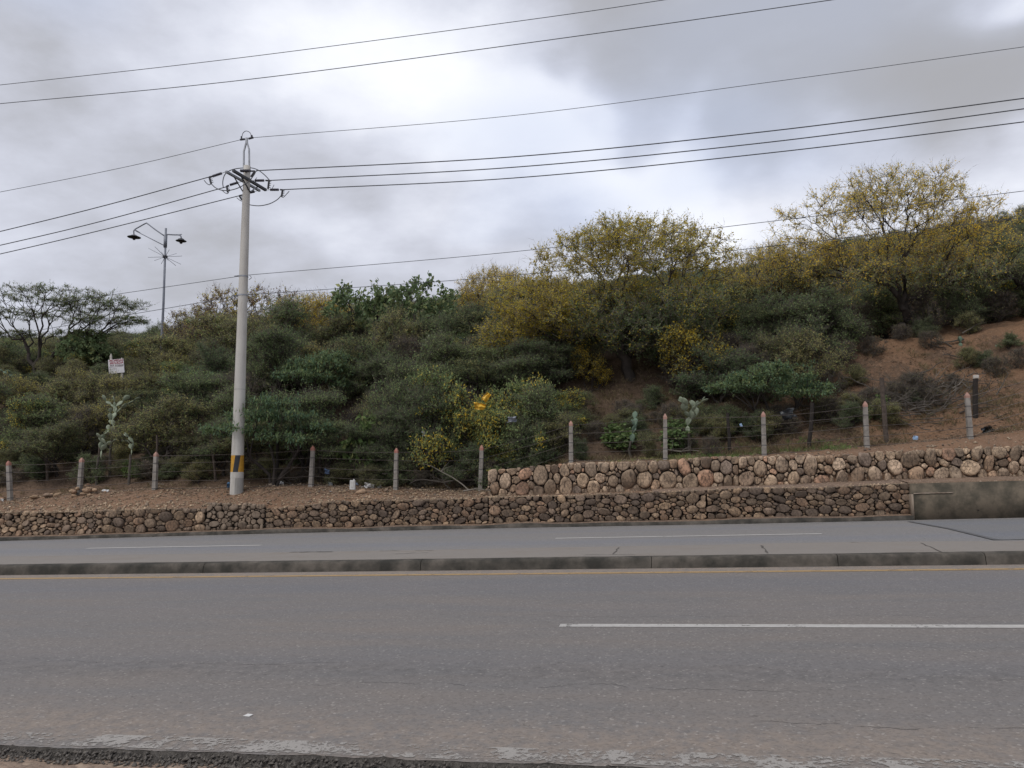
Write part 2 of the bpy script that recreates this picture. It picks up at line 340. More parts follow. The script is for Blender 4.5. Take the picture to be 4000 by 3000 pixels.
def stone_mat(name, cols, lo=.6, hi=1.42):
    m, t, out = newmat(name); v = t.obj(); oi = t.add('ShaderNodeObjectInfo'); r = oi.outputs['Random']
    cols = [(a * 1.12, b * 1.0, c * .90) for a, b, c in cols]; ra = t.add('ShaderNodeValToRGB'); t.put(ra.inputs[0], r); ra.color_ramp.interpolation = 'CONSTANT'
    ra.color_ramp.elements[0].color = (*cols[0], 1); ra.color_ramp.elements[1].position = 1 / len(cols); ra.color_ramp.elements[1].color = (*cols[1], 1)
    for i, c in enumerate(cols[2:]): q = ra.color_ramp.elements.new((i + 2) / len(cols)); q.color = (*c, 1)
    r2 = t.math('FRACT', t.math('MULTIPLY', r, 57.3)); off = t.add('ShaderNodeCombineXYZ'); t.put(off.inputs[0], t.math('MULTIPLY', r, 90))
    vv = t.add('ShaderNodeVectorMath', operation='ADD'); t.put(vv.inputs[0], v); t.put(vv.inputs[1], off.outputs[0])
    a = t.noise(vv.outputs[0], 5, 6, .65); b = t.noise(vv.outputs[0], 30, 4, .7); st = t.noise(t.map(vv.outputs[0], (5, 5, 1.3)), 3.5, 5, .65)
    col = t.mix(1.0, ra.outputs[0], t.mix(r2, (lo, lo, lo), (hi, hi * .99, hi * .97)), 'MULTIPLY')
    col = t.mix(t.ramp(a, .38, .62, 0, .65), col, (.10, .07, .048)); col = t.mix(t.ramp(st, .535, .64, 0, .8), col, (.05, .036, .028))
    col = t.mix(t.ramp(b, .35, .75, .0, .35), col, (.30, .24, .18))
    finish(t, out, col, .88, t.math('ADD', t.math('MULTIPLY', b, .5), a), .8, .02, spec=.22); return m
M_stone = stone_mat('river_stone', [(.31, .235, .165), (.26, .205, .155), (.35, .27, .19), (.16, .125, .10), (.30, .215, .155), (.21, .17, .14), (.38, .30, .22), (.115, .095, .085), (.27, .19, .135), (.24, .195, .15)])
M_stoneU = stone_mat('pale_river_stone', [(1.16 * a, 1.2 * b, 1.25 * c) for a, b, c in [(.40, .315, .23), (.33, .26, .19), (.44, .35, .255), (.26, .2, .15), (.42, .27, .19), (.36, .29, .22), (.46, .37, .28), (.2, .165, .14), (.37, .27, .19), (.34, .28, .215)]])
M_stoneG = stone_mat('grey_stone', [(.21, .18, .15), (.24, .205, .17), (.19, .165, .14), (.225, .185, .15)], .85, 1.15)
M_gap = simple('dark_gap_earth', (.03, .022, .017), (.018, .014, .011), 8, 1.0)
M_netw = simple('rusty_netting', (.10, .075, .06), (.07, .05, .04), 8, .7)
M_wire = simple('barbed_wire_steel', (.21, .185, .165), None, 4, .6, metal=.3)
M_post = simple('precast_post', (.30, .275, .245), (.17, .15, .13), 5, .9, .5)
M_red = simple('faded_red_paint', (.33, .12, .095), (.30, .17, .13), 14, .8)
M_pink = simple('faded_pink_paint', (.38, .21, .165), (.32, .2, .16), 14, .8)
M_pale = simple('chalky_white_paint', (.55, .52, .48), (.42, .38, .33), 14, .8)
M_wood = simple('weathered_wood', (.10, .078, .062), (.055, .042, .034), 12, .9, .6)
M_woodd = simple('charred_wood', (.035, .028, .024), (.02, .017, .015), 12, .9, .6)
M_pole = concrete('pole_concrete', (.50, .48, .44), (.46, .44, .405), (.36, .33, .29), 1.2, (.5, .78))
M_poleb = concrete('pole_foot_concrete', (.36, .35, .325), (.32, .31, .285), (.25, .235, .21), 1.2, (.5, .75))
M_poley = simple('yellow_paint', (.50, .27, .03), (.42, .21, .03), 10, .6)
M_polek = simple('black_paint', (.022, .024, .03), (.03, .032, .038), 10, .55)
M_steel = simple('galvanised_steel', (.34, .35, .37), (.24, .25, .27), 9, .5, .1, .5)
M_dsteel = simple('dark_steel', (.07, .072, .08), (.05, .05, .055), 9, .55, .1, .3)
M_ins = simple('polymer_insulator', (.09, .085, .1), (.07, .065, .08), 9, .5, .1)
M_cable = simple('power_cable', (.085, .09, .10), None, 3, .55, .05)
M_cableg = simple('grey_cable', (.16, .165, .18), None, 3, .55, .05)
def paint(name, col, thr, sc=(3, 14), edge=None):
    m, t, out = newmat(name); p = t.pos(); a = t.noise(p, sc[0], 4, .6); b = t.noise(p, sc[1], 5, .7)
    f = t.math('ADD', t.math('MULTIPLY', a, .45), t.math('MULTIPLY', b, .55)); al = t.ramp(f, thr - .03, thr + .03, 0, .93)
    c = t.mix(t.ramp(b, .3, .7), col, tuple(x * .72 for x in col))
    finish(t, out, c, .75, b, .2, .003, alpha=al); return m
M_white = paint('worn_white_paint', (.50, .48, .45), .40)
M_whitew = paint('flaked_white_paint', (.38, .355, .325), .505, (3.5, 26))
M_yellow = paint('worn_yellow_paint', (.42, .28, .13), .43)

# ------------------------------------------------------------------ ground sheets
def sheet(name, xs, ys, h, mat, z_extra=None, kind='structure'):
    xs = np.asarray(xs, float); ys = np.asarray(ys, float); Xg, Yg = np.meshgrid(xs, ys); Zg = SL * Xg + h
    if z_extra is not None: Zg = Zg + z_extra(Xg, Yg)
    V = np.stack([Xg.ravel(), Yg.ravel(), Zg.ravel()], 1); nx, ny = len(xs), len(ys); i = np.arange(nx * ny).reshape(ny, nx)
    Q = np.stack([i[:-1, :-1].ravel(), i[:-1, 1:].ravel(), i[1:, 1:].ravel(), i[1:, :-1].ravel()], 1)
    o = link(name, fast_mesh(name, V, Q, [mat], smooth=True)); tag(o, kind=kind); return o
def ribbon(name, mat, f0, f1, x0, x1, h, n=60, zx=None):
    xs = np.linspace(x0, x1, n); V = []; 
    for x in xs: V += [(x, f0(x), SL * x + h), (x, f1(x), SL * x + h)]
    i = np.arange(n - 1) * 2; Q = np.stack([i, i + 2, i + 3, i + 1], 1)
    return tag(link(name, fast_mesh(name, np.array(V), Q, [mat])), kind='structure')
XA, XB = -170, 130
YNE = 4.52                               # broken near edge of the asphalt
def edge_y(x): return YNE + .05 * float(vnoise(x * 1.3, 3.3)) + .03 * float(vnoise(x * 5, 9.1)) + .02 * float(vnoise(x * 21, 4.7))
sheet('ground', np.linspace(-400, 400, 9), np.linspace(-400, 500, 9), -.9, M_dirt)
sheet('dirt_shoulder', np.concatenate([np.linspace(XA, -8, 12), np.linspace(-7.95, 6, 280), np.linspace(7, XB, 12)]), np.concatenate([np.linspace(-40, 2.5, 8), np.linspace(2.6, YNE + .02, 50)]), -.048, M_dirt,
      lambda x, y: .012 * fbm(x * 2, y * 2) * (y > 2) + .009 * fbm(x * 14, y * 14, 3) * (y > 2))
xr = np.concatenate([np.linspace(XA, -9.05, 40), np.arange(-9, 6.5, .02), np.linspace(6.55, XB, 40)]); V = np.array([p for x in xr for p in ((x, edge_y(x), SL * x), (x, YK, SL * x))])
i = np.arange(len(xr) - 1) * 2; tag(link('road', fast_mesh('road', V, np.stack([i, i + 2, i + 3, i + 1], 1), [M_road])), kind='structure')
# crumbled edge between asphalt and dirt
xs = np.arange(-9, 6.5, .016); prof = np.linspace(0, 1, 13); V = []
ey = np.array([edge_y(x) for x in xs])
wv = .065 + .03 * vnoise(xs * 1.1, xs * 0 + 5)
for k, s_ in enumerate(prof):
    yy = ey + .004 - s_ * wv; nz = _r0.normal(0, 1, len(xs)) if 0 < k < 12 else np.zeros(len(xs))
    zz_ = SL * xs - .045 * s_ ** .8 - .006 * (k > 0) + nz * .008 + (.008 * fbm(xs * 9, yy * 9 + xs * 0, 3) if k else 0)
    if k == 12: zz_ = SL * xs - .07
    V.append(np.stack([xs, yy + (_r0.normal(0, .003, len(xs)) if k else 0), zz_], 1))
V = np.concatenate(V); nx = len(xs); i = np.arange(nx * 13).reshape(13, nx)
Q = np.stack([i[:-1, :-1].ravel(), i[1:, :-1].ravel(), i[1:, 1:].ravel(), i[:-1, 1:].ravel()], 1)
M_crumb = simple('crumbled_asphalt', (.115, .104, .092), (.06, .054, .048), 18, .95, 1.0, dist=.02)
tag(link('broken_road_edge', fast_mesh('broken_road_edge', V, Q, [M_crumb])), kind='structure')
rgc = np.random.default_rng(91); nC = 4200; cxs = rgc.uniform(-7, 5.5, nC); cys = np.array([edge_y(x) for x in cxs]) - .02 - .11 * rgc.random(nC) ** 1.0
cs_ = rgc.uniform(.005, .016, nC); czs = SL * cxs - .045 * np.clip((np.array([edge_y(x) for x in cxs]) - cys) / .09, 0, 1)
bs = np.array([(1, 0, 0), (-.5, .87, 0), (-.5, -.87, 0), (.1, .1, .9), (-.1, 0, -.6)]); tr_ = np.array([(0, 1, 3), (1, 2, 3), (2, 0, 3), (1, 0, 4), (2, 1, 4), (0, 2, 4)])
B_ = bs[None] * (1 + .3 * rgc.normal(0, 1, (nC, 5, 1))) * cs_[:, None, None] + np.stack([cxs, cys, czs], 1)[:, None]
M_cr = simple('asphalt_crumb', (.15, .135, .118), (.07, .062, .055), 40, .95)
tag(link('asphalt_crumbs', fast_mesh('asphalt_crumbs', B_.reshape(-1, 3), (5 * np.arange(nC)[:, None, None] + tr_[None]).reshape(-1, 3), [M_cr])), kind='stuff')
# painted lines (4 mm sheets)
def lineY(y, w): return (lambda x: y - w / 2), (lambda x: y + w / 2)
a, b = lineY(4.67, .12); ribbon('edge_line', M_whitew, lambda x: edge_y(x) + .02, lambda x: edge_y(x) + .24, XA, XB, .004, 900)
a, b = lineY(13.03, .18); ribbon('median_line', M_yellow, a, b, XA, XB, .004, 80)
a, b = lineY(8.55, .16)
x0 = gnd(2190, 2438).x
for k in range(-4, 5): ribbon('lane_line', M_white, a, b, x0 + 14.5 * k, x0 + 14.5 * k + 6.5, .004, 20)
# median and far carriageway
def prof_sheet(name, prof, mat, x0, x1, n, wob=0.0):
    xs = np.linspace(x0, x1, n); V = []; m_ = len(prof)
    for x in xs:
        for j, (y, z) in enumerate(prof):
            q = wob * float(vnoise(x * 2.3, j * 5.1)) + wob * .6 * float(vnoise(x * 9, j * 3.3))
            V.append((x, y + q, SL * x + z + q * .5))
    i = np.arange(n * m_).reshape(n, m_)
    Q = np.stack([i[:-1, :-1].ravel(), i[1:, :-1].ravel(), i[1:, 1:].ravel(), i[:-1, 1:].ravel()], 1)
    return tag(link(name, fast_mesh(name, np.array(V), Q, [mat], smooth=True)), kind='structure')
# kerb blocks: long cast lengths with open joints
kj = [XA, -40, -26] + [gnd(p, 2230).x for p in (-1500, -300, 830, 1640, 2545, 3310, 3940)] + [12, 25, 60, XB]
for a_, b_ in zip(kj[:-1], kj[1:]):
    prof_sheet('median_kerb', [(YK, -.05), (YK + .012, .06), (YK + .03, .125), (YK + .05, .165), (YKT, .183), (YKT + .14, .184)], M_kerb, a_ + .005, b_ - .005, max(6, int((b_ - a_) * 8) if b_ - a_ < 20 else 12), .012)
YM = lambda x: float(np.interp(x, [gnd(0, 2174, .18).x, gnd(1300, 2155, .18).x, gnd(3300, 2118, .18).x, gnd(4000, 2113, .18).x], [gnd(0, 2174, .18).y, gnd(1300, 2155, .18).y, gnd(3300, 2118, .18).y, gnd(4000, 2113, .18).y]))
ribbon('far_road', M_road2, lambda x: YKT + .1, lambda x: Yw(x) + .5, XA, XB, .176, 200)
ribbon('median', M_slab, lambda x: YKT + .13, lambda x: YM(x) + .05 * float(vnoise(x * 1.7, 1)), -60, 40, .182, 300)
M_scr = simple('pale_scrape', (.30, .275, .245), (.24, .215, .19), 8, .9); M_jnt = simple('joint_filler', (.10, .09, .08), None, 8, .9)
def streak(name, p0, p1, w_, mat, h=.188, n=10):
    A_, B_ = gnd(*p0, .18), gnd(*p1, .18); d = (B_ - A_); nn = Vector((-d.y, d.x, 0)).normalized(); V = []
    for k in range(n + 1):
        q = A_.lerp(B_, k / n); ww = w_ * (.25 + .75 * abs(float(vnoise(k * .9, A_.x))) * 2) / 2; q = q + nn * .05 * float(vnoise(k * .7, A_.y))
        V += [(q.x - nn.x * ww, q.y - nn.y * ww, SL * q.x + h), (q.x + nn.x * ww, q.y + nn.y * ww, SL * q.x + h)]
    i = np.arange(n) * 2; tag(link(name, fast_mesh(name, np.array(V), np.stack([i, i + 2, i + 3, i + 1], 1), [mat])), kind='structure')
streak('slab_joint', (2972, 2132), (3000, 2162), .05, M_jnt); streak('slab_joint', (3595, 2122), (3680, 2158), .04, M_jnt); streak('slab_joint', (2415, 2140), (2395, 2166), .04, M_jnt)
for p0, p1, w_ in (((1480, 2153), (1560, 2151), .12), ((1540, 2164), (1670, 2158), .16), ((1620, 2151), (1690, 2150), .08), ((3325, 2119), (3352, 2118), .1), ((2280, 2168), (2480, 2167), .10)): streak('pale_scrape', p0, p1, w_, M_scr)
streak('dark_stain', (1130, 2158), (1300, 2156), .12, M_jnt)
a, b = lineY(1, .1)
for (p0, p1) in (((340, 2142), (1020, 2130)), ((2170, 2103), (3210, 2085)), ((-1300, 2158), (-700, 2152))):
    A_, B_ = gnd(*p0, .18), gnd(*p1, .18)
    fy = lambda x, A_=A_, B_=B_: A_.y + (B_.y - A_.y) * (x - A_.x) / (B_.x - A_.x)
    ribbon('far_lane_line', M_white, lambda x: fy(x) - .10, lambda x: fy(x) + .10, A_.x, B_.x, .182, 12)
ribbon('far_edge_line', M_whitew, lambda x: Yw(x) - .42, lambda x: Yw(x) - .3, -60, 40, .182, 200)
P_ = [gnd(*p, .18) for p in ((3545, 2038), (3700, 2066), (3880, 2110), (4600, 2106), (4600, 2019))]
P_[3].y = YM(P_[3].x) + .02; P_[4] = Vector((30, Yw(30) - .02, 0)); P_[3] = Vector((30, YM(30) + .02, 0))
mb = MB(); mb.poly([(p.x, p.y, SL * p.x + .186) for p in P_], [(0, 1, 2, 3, 4)]); tag(mb.build('asphalt_overlay', M_patch), kind='structure')
mb = MB(); q = [P_[0], P_[1], P_[2]]
for j in range(2):
    A_, B_ = q[j], q[j + 1]; mb.poly([(A_.x, A_.y, SL * A_.x + .19), (B_.x, B_.y, SL * B_.x + .19), (B_.x + .25, B_.y, SL * B_.x + .19), (A_.x + .25, A_.y, SL * A_.x + .19)], [(0, 1, 2, 3)])
tag(mb.build('tar_joint', simple('tar', (.13, .13, .132), None, 6, .7)), kind='structure')
# low kerb and dirt gutter at the foot of the stone wall
XC0 = tab([(3562, 1960)], .1)[0][0]
xs = np.linspace(-60, XC0, 420); V = []
for x in xs:
    y = Yw(x); n_ = .03 * float(vnoise(x * 3, 2)); h = .10 + .05 * float(vnoise(x * .8, 7))
    for dy, z in ((0, .17), (.01, .17 + h), (.10, .185 + h), (.2, .2 + h), (.55, .24 + h + n_)): V.append((x, y + dy + n_ * .3, SL * x + z))
i = np.arange(len(xs) * 5).reshape(-1, 5); Q = np.stack([i[:-1, :-1].ravel(), i[1:, :-1].ravel(), i[1:, 1:].ravel(), i[:-1, 1:].ravel()], 1)
me = fast_mesh('gutter_kerb', np.array(V), Q, [M_kerb, M_ledge], mi=np.tile([0, 0, 1, 1], len(xs) - 1), smooth=False)
tag(link('gutter_kerb', me), kind='structure')
# ------------------------------------------------------------------ hillside
xs = np.concatenate([np.linspace(-190, -40, 50), np.arange(-39, 20, .22), np.linspace(20.5, 120, 40)])
dd = np.concatenate([[.38, .6, .8, 1.0, 1.2, 1.34, 1.36, 1.6, 1.8, 2.0], np.arange(2.15, 12, .22), np.arange(12.4, 40, .8), np.linspace(42, 78, 18), [90, 110, 150, 220, 330]])
Xg, Dg = np.meshgrid(xs, dd); Yg = Yw_a(Xg) * np.clip(1 - (Dg - 12) / 30, 0, 1) + 21.9 * np.clip((Dg - 12) / 30, 0, 1) + Dg
Zg = Gz(Xg, Yg); V = np.stack([Xg.ravel(), Yg.ravel(), Zg.ravel()], 1)
ny, nx = Xg.shape; i = np.arange(nx * ny).reshape(ny, nx); Q = np.stack([i[:-1, :-1].ravel(), i[:-1, 1:].ravel(), i[1:, 1:].ravel(), i[1:, :-1].ravel()], 1)
tag(link('hillside', fast_mesh('hillside', V, Q, [M_bank], smooth=True)), kind='structure')

# ------------------------------------------------------------------ stone walls
def clip(poly, a, b, c):      # keep a*x+b*y<=c
    out = []; n = len(poly)
    for k in range(n):
        p, q = poly[k], poly[(k + 1) % n]; dp = a * p[0] + b * p[1] - c; dq = a * q[0] + b * q[1] - c
        if dp <= 0: out.append(p)
        if (dp < 0 < dq) or (dq < 0 < dp):
            s = dp / (dp - dq); out.append((p[0] + s * (q[0] - p[0]), p[1] + s * (q[1] - p[1])))
    return out
def pack(u0, u1, top, rng, size, asp, n_relax=3, joint=.011, smallf=.5):
    """irregular power-diagram cells in the face (u, v); v is stretched by asp"""
    H = max(top(u) for u in np.linspace(u0, u1, 20)) * asp; pts = []; grid = []
    rmax = size
    for r in (size * 1.25, size, size * .74, size * .55, size * .4, size * .28):
        tries = int((u1 - u0) * H / (r * r) * (.22 if r > size else .8 if r > size * .9 else 2.6 if r > size * .5 else 3.0 * smallf))
        for _ in range(tries):
            x = rng.uniform(u0, u1); y = rng.uniform(.02, H)
            if y > top(x) * asp: continue
            rr = r * rng.uniform(.85, 1.1)
            if all((x - a) ** 2 + (y - b) ** 2 > (.92 * (rr + c)) ** 2 for a, b, c in pts if abs(a - x) < 2.6 * size): pts.append((x, y, rr))
    P = np.array(pts); cells = []
    for it in range(n_relax + 1):
        cells = []
        for k in range(len(P)):
            x, y, r = P[k]; tp = top(min(max(x, u0), u1)) * asp + .02
            poly = [(max(u0, x - 3 * size), 0), (min(u1, x + 3 * size), 0), (min(u1, x + 3 * size), tp), (max(u0, x - 3 * size), tp)]
            d2 = (P[:, 0] - x) ** 2 + (P[:, 1] - y) ** 2; nb = np.argsort(d2)[1:16]
            for j in nb:
                dx, dy = P[j, 0] - x, P[j, 1] - y; L = math.sqrt(dx * dx + dy * dy) or 1e-6
                m = .5 * L + .5 * (r * r - P[j, 2] ** 2) / L; m = max(.15 * L, min(.85 * L, m)); dx /= L; dy /= L
                poly = clip(poly, dx, dy, dx * x + dy * y + m - (joint if it == n_relax else 0))
                if len(poly) < 3: break
            cells.append(poly)
        if it < n_relax:
            for k, c in enumerate(cells):
                if len(c) >= 3: g = np.mean(c, 0); P[k, 0] += .5 * (g[0] - P[k, 0]); P[k, 1] += .5 * (g[1] - P[k, 1])
    out = []
    for c in cells:
        if len(c) < 3: continue
        c = [(a, b / asp) for a, b in c]
        ar = .5 * abs(sum(c[k][0] * c[(k + 1) % len(c)][1] - c[(k + 1) % len(c)][0] * c[k][1] for k in range(len(c))))
        if ar > .0016:
            k_ = math.exp(rng.gauss(0, .13)); g_ = np.mean(c, 0); th = rng.gauss(0, .35); cs, sn = math.cos(th), math.sin(th); c2 = []
            for a_, b_ in c:
                dx, dy = a_ - g_[0], b_ - g_[1]; e1 = (dx * cs + dy * sn) * k_; e2 = (-dx * sn + dy * cs) / k_; c2.append((g_[0] + e1 * cs - e2 * sn, g_[1] + e1 * sn + e2 * cs))
            out.append((c2, ar))
    return out
def stone_mesh(poly, rng, mat, depth, round_=.85, N=11):
    c = np.mean(poly, 0); P = np.array(poly) - c; sh = []
    for k in range(N):            # radial sampling of the cell, rounded towards its ellipse
        a = 2 * math.pi * (k + rng.uniform(-.2, .2)) / N; d = np.array([math.cos(a), math.sin(a)]); best = 9
        for j in range(len(P)):
            p, q = P[j], P[(j + 1) % len(P)]; e_ = q - p; den = d[0] * e_[1] - d[1] * e_[0]
            if abs(den) < 1e-9: continue
            s = (p[0] * e_[1] - p[1] * e_[0]) / den; v = (p[0] * d[1] - p[1] * d[0]) / den
            if s > 0 and -1e-6 <= v <= 1 + 1e-6: best = min(best, s)
        sh.append(best if best < 9 else .05)
    sh = np.array(sh); ang = 2 * np.pi * np.arange(N) / N
    ex = np.abs(P[:, 0]).max(); ez = np.abs(P[:, 1]).max()
    round_ = min(1.0, round_ * rng.uniform(.8, 1.35)); ell = 1 / np.sqrt((np.cos(ang) / ex) ** 2 + (np.sin(ang) / ez) ** 2)
    for _ in range(0): sh = .5 * sh + .25 * np.roll(sh, 1) + .25 * np.roll(sh, -1)
    sh = np.minimum(sh * 1.03, ell * (1 - round_) + sh * round_ + .01)
    dp = min(depth, .55 * math.sqrt(ex * ez)); V = []
    tx, tz = rng.uniform(-.25, .25), rng.uniform(-.25, .25); flat = rng.uniform(.5, 1.0)
    for s, y in ((.8, .10), (1.0, .0), (.95, -dp * .55), (.72, -dp * .95 * flat)):
        for k in range(N):
            x = sh[k] * s * math.cos(ang[k]); z = sh[k] * s * math.sin(ang[k])
            j = rng.uniform(-.10, .10) * dp if s < 1 else 0
            V.append((x, y + j + (x * tx + z * tz) * (1 if y < 0 else 0), z))
    V.append((rng.uniform(-.01, .01), -dp * (.95 * flat + rng.uniform(-.08, .08)), rng.uniform(-.01, .01)))
    Q = []; T = []
    for r_ in range(3):
        for k in range(N): a_ = r_ * N + k; b_ = r_ * N + (k + 1) % N; Q.append((a_, b_, b_ + N, a_ + N))
    for k in range(N): T.append((3 * N + k, 3 * N + (k + 1) % N, 4 * N))
    return c, np.array(V), np.array(Q), np.array(T)
def netting(u0, u1, zt, zb, yf, parent, cell=.11):
    V = []; Fc = []; r = .0035
    def seg(p, q):
        b = len(V); dx, dz = q[0] - p[0], q[1] - p[1]; L = math.hypot(dx, dz); nx_, nz_ = -dz / L * r, dx / L * r
        for (u, v) in (p, q):
            y = yf(u) - .075 + .03 * math.sin(u * 19) * math.cos(v * 23)
            z0 = zb(u) + v; V.extend([(u + nx_, y, z0 + nz_), (u - nx_, y, z0 - nz_), (u, y - r * 1.5, z0)])
        Fc.extend([(b, b + 3, b + 5, b + 2), (b + 2, b + 5, b + 4, b + 1), (b + 1, b + 4, b + 3, b)])
    n = int((u1 - u0) / cell); rows = 12
    for i_ in range(n):
        for j in range(rows):
            u = u0 + cell * (i_ + (.5 if j % 2 else 0)) + cell * .5; v = j * cell * .85 + .04
            if v + cell * .5 > zt(u) - zb(u) or u > u1 - cell * .5: continue
            seg((u, v), (u, v + cell * .5)); seg((u, v + cell * .5), (u - cell / 2, v + cell * .85)); seg((u, v + cell * .5), (u + cell / 2, v + cell * .85))
    if V:
        o = link('wire_netting', fast_mesh('wire_netting', np.array(V), np.array(Fc), [M_netw]), parent); o['kind'] = 'stuff'
def stone_wall(name, label, u0, u1, zt, zb, yf, size, asp, mats, seed, depth=.1, smallf=.5, net=True, batter=.06, group=None, tumble=0.0, round_=.85):
    rng = random.Random(seed); root = empty(name, (0, 0, 0)); tag(root, label, 'stone wall', group)
    top = lambda u: zt(u) - zb(u)
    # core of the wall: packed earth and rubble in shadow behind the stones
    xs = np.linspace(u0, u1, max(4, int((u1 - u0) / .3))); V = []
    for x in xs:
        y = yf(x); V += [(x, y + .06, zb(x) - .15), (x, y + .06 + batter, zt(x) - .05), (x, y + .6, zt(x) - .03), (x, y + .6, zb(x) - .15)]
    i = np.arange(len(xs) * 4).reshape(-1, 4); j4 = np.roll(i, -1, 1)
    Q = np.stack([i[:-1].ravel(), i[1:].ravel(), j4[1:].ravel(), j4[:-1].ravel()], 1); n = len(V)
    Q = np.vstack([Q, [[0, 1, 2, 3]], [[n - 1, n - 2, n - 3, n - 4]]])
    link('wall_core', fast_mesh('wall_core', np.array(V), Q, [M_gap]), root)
    cells = pack(u0, u1, top, rng, size, asp, smallf=smallf); cells.sort(key=lambda c: -c[1])
    rest = [[], [], []]; nb = 0
    for k, (poly, ar) in enumerate(cells):
        c, Vv, Q, T = stone_mesh(poly, rng, mats, depth, round_); u, v = c
        if tumble: a = rng.gauss(0, tumble); 
        else: a = 0
        y = yf(u) + batter * v / max(.2, top(u)) + rng.uniform(-.025, .025); loc = Vector((u, y, zb(u) + v))
        if k < 298:
            me = fast_mesh('stone', Vv, [Q, T], [mats], smooth=True); o = link('stone', me, root, loc); o.rotation_euler = (rng.gauss(0, .08), a, rng.gauss(0, .1)); nb += 1
        else:
            rest[0].append(Vv + np.array(loc)); rest[1].append(Q + 45 * len(rest[2])); rest[2].append(T + 45 * len(rest[2]))
    if rest[2]:
        o = link('small_stones', fast_mesh('small_stones', np.concatenate(rest[0]), [np.concatenate(rest[1]), np.concatenate(rest[2])], [mats], smooth=True), root); o['kind'] = 'stuff'
    if net: netting(u0, u1, zt, zb, yf, root)
    return root
fzl = lambda u: float(np.interp(u, *T_low)); fzg = lambda u: SL * u + .30
fyf = lambda u: float(YF(u)); fyu = lambda u: float(YU(u)); fub = lambda u: float(np.interp(u, *T_ub)); fut = lambda u: float(np.interp(u, *T_ut))
def xw(px, off=.33, py=2000): return tab([(px, py)], off)[0][0]
WG = 'stone filled gabion walls along the far road edge'
stone_wall('stone_retaining_wall', 'slumped brown cobble wall at the far left road edge with loose rubble on top', xw(-80), xw(400), fzl, fzg, fyf, .115, 1.45, M_stone, 1, .11, .9, net=False, group=WG, tumble=.35)
stone_wall('stone_retaining_wall', 'brown rounded cobble wall immediately left of the neat grey stone section', xw(400) + .02, xw(804), fzl, fzg, fyf, .165, 1.25, M_stone, 2, .12, .8, net=True, group=WG)
stone_wall('stone_retaining_wall', 'short neat grey angular stone section below the utility pole', xw(808), xw(1033), fzl, fzg, lambda u: fyf(u) - .05, .115, 1.25, M_stoneG, 3, .06, .3, net=False, group=WG, round_=.85)
stone_wall('stone_retaining_wall', 'dark mixed boulder and cobble wall immediately right of the neat grey section', xw(1038), xw(1905), fzl, fzg, fyf, .142, 1.6, M_stone, 4, .12, .9, group=WG, tumble=.15)
stone_wall('stone_retaining_wall', 'lower gabion of brown boulders under the left half of the upper stone wall', xw(1908), xw(2760), fzl, fzg, fyf, .155, 1.6, M_stone, 5, .12, .8, group=WG, tumble=.1)
stone_wall('stone_retaining_wall', 'lower gabion of brown boulders ending against the stained concrete wall', xw(2765), xw(3558), fzl, fzg, fyf, .148, 1.6, M_stone, 6, .12, .8, group=WG, tumble=.1)
stone_wall('upper_stone_wall', 'left part of the upper gabion tier with large upright pale boulders', xw(1905, 1.35), xw(2890, 1.35), fut, lambda u: fub(u) - .04, fyu, .178, .78, M_stoneU, 7, .13, .7, group='upper stone gabion tier')
stone_wall('upper_stone_wall', 'right part of the upper gabion tier above the stained concrete wall', xw(2893, 1.35), xw(4300, 1.35), fut, lambda u: fub(u) - .04, fyu, .172, .80, M_stoneU, 8, .13, .7, group='upper stone gabion tier')
# dirt and plaster ledge between the tiers
def ledge(name, x0, x1, d0, d1, z0, z1, mat):
    xs = np.linspace(x0, x1, int((x1 - x0) * 5)); V = []
    for x in xs:
        y = Yw(x); k = .03 * float(vnoise(x * 4, 1))
        V += [(x, y + d0 + k, z0(x) - .12), (x, y + d0 + k, z0(x) + k), (x, y + d1, z1(x) + .06 + k)]
    i = np.arange(len(xs) * 3).reshape(-1, 3); Q = np.stack([i[:-1, :-1].ravel(), i[1:, :-1].ravel(), i[1:, 1:].ravel(), i[:-1, 1:].ravel()], 1)
    tag(link(name, fast_mesh(name, np.array(V), Q, [mat])), kind='structure')
ledge('ledge', xw(2550), XC0 + .05, .42, 1.35, lambda x: fzl(x) + .01, fub, M_ledge)
ledge('ledge', XC0, 25, .30, 1.35, lambda x: fzl(x) + .035, fub, M_ledge)
# concrete retaining wall
root = empty('concrete_retaining_wall', (XC0, Yw(XC0), SL * XC0)); tag(root, 'dark stained cast concrete retaining wall at the right end of the stone wall', 'retaining wall')
def cwall(name, x0, x1, yo, zlo, zhi, mat, th=.45):
    xs = np.linspace(x0, x1, 30); V = []
    for x in xs: y = Yw(x) + yo; V += [(x, y, zlo(x)), (x, y + .01, zhi(x)), (x, y + th, zhi(x)), (x, y + th, zlo(x))]
    i = np.arange(len(xs) * 4).reshape(-1, 4); j4 = np.roll(i, -1, 1)
    Q = np.stack([i[:-1].ravel(), i[1:].ravel(), j4[1:].ravel(), j4[:-1].ravel()], 1); n = len(V)
    Q = np.vstack([Q, [[0, 1, 2, 3]], [[n - 1, n - 2, n - 3, n - 4]]])
    o = link(name, fast_mesh(name, np.array(V) - np.array(root.location), Q, [mat]), root); return o
cwall('wall_body', XC0 + .02, 28, .05, lambda x: SL * x + .1, lambda x: fzl(x) + .01, M_conc)
o = cwall('plaster_lip', XC0 + .04, XC0 + 1.0, .04, lambda x: fzl(x) - .262, lambda x: fzl(x) - .236, M_cap, .05)
cwall('end_edge', XC0 - .01, XC0 + .03, .042, lambda x: SL * x + .15, lambda x: fzl(x) - .265, M_cap, .3)
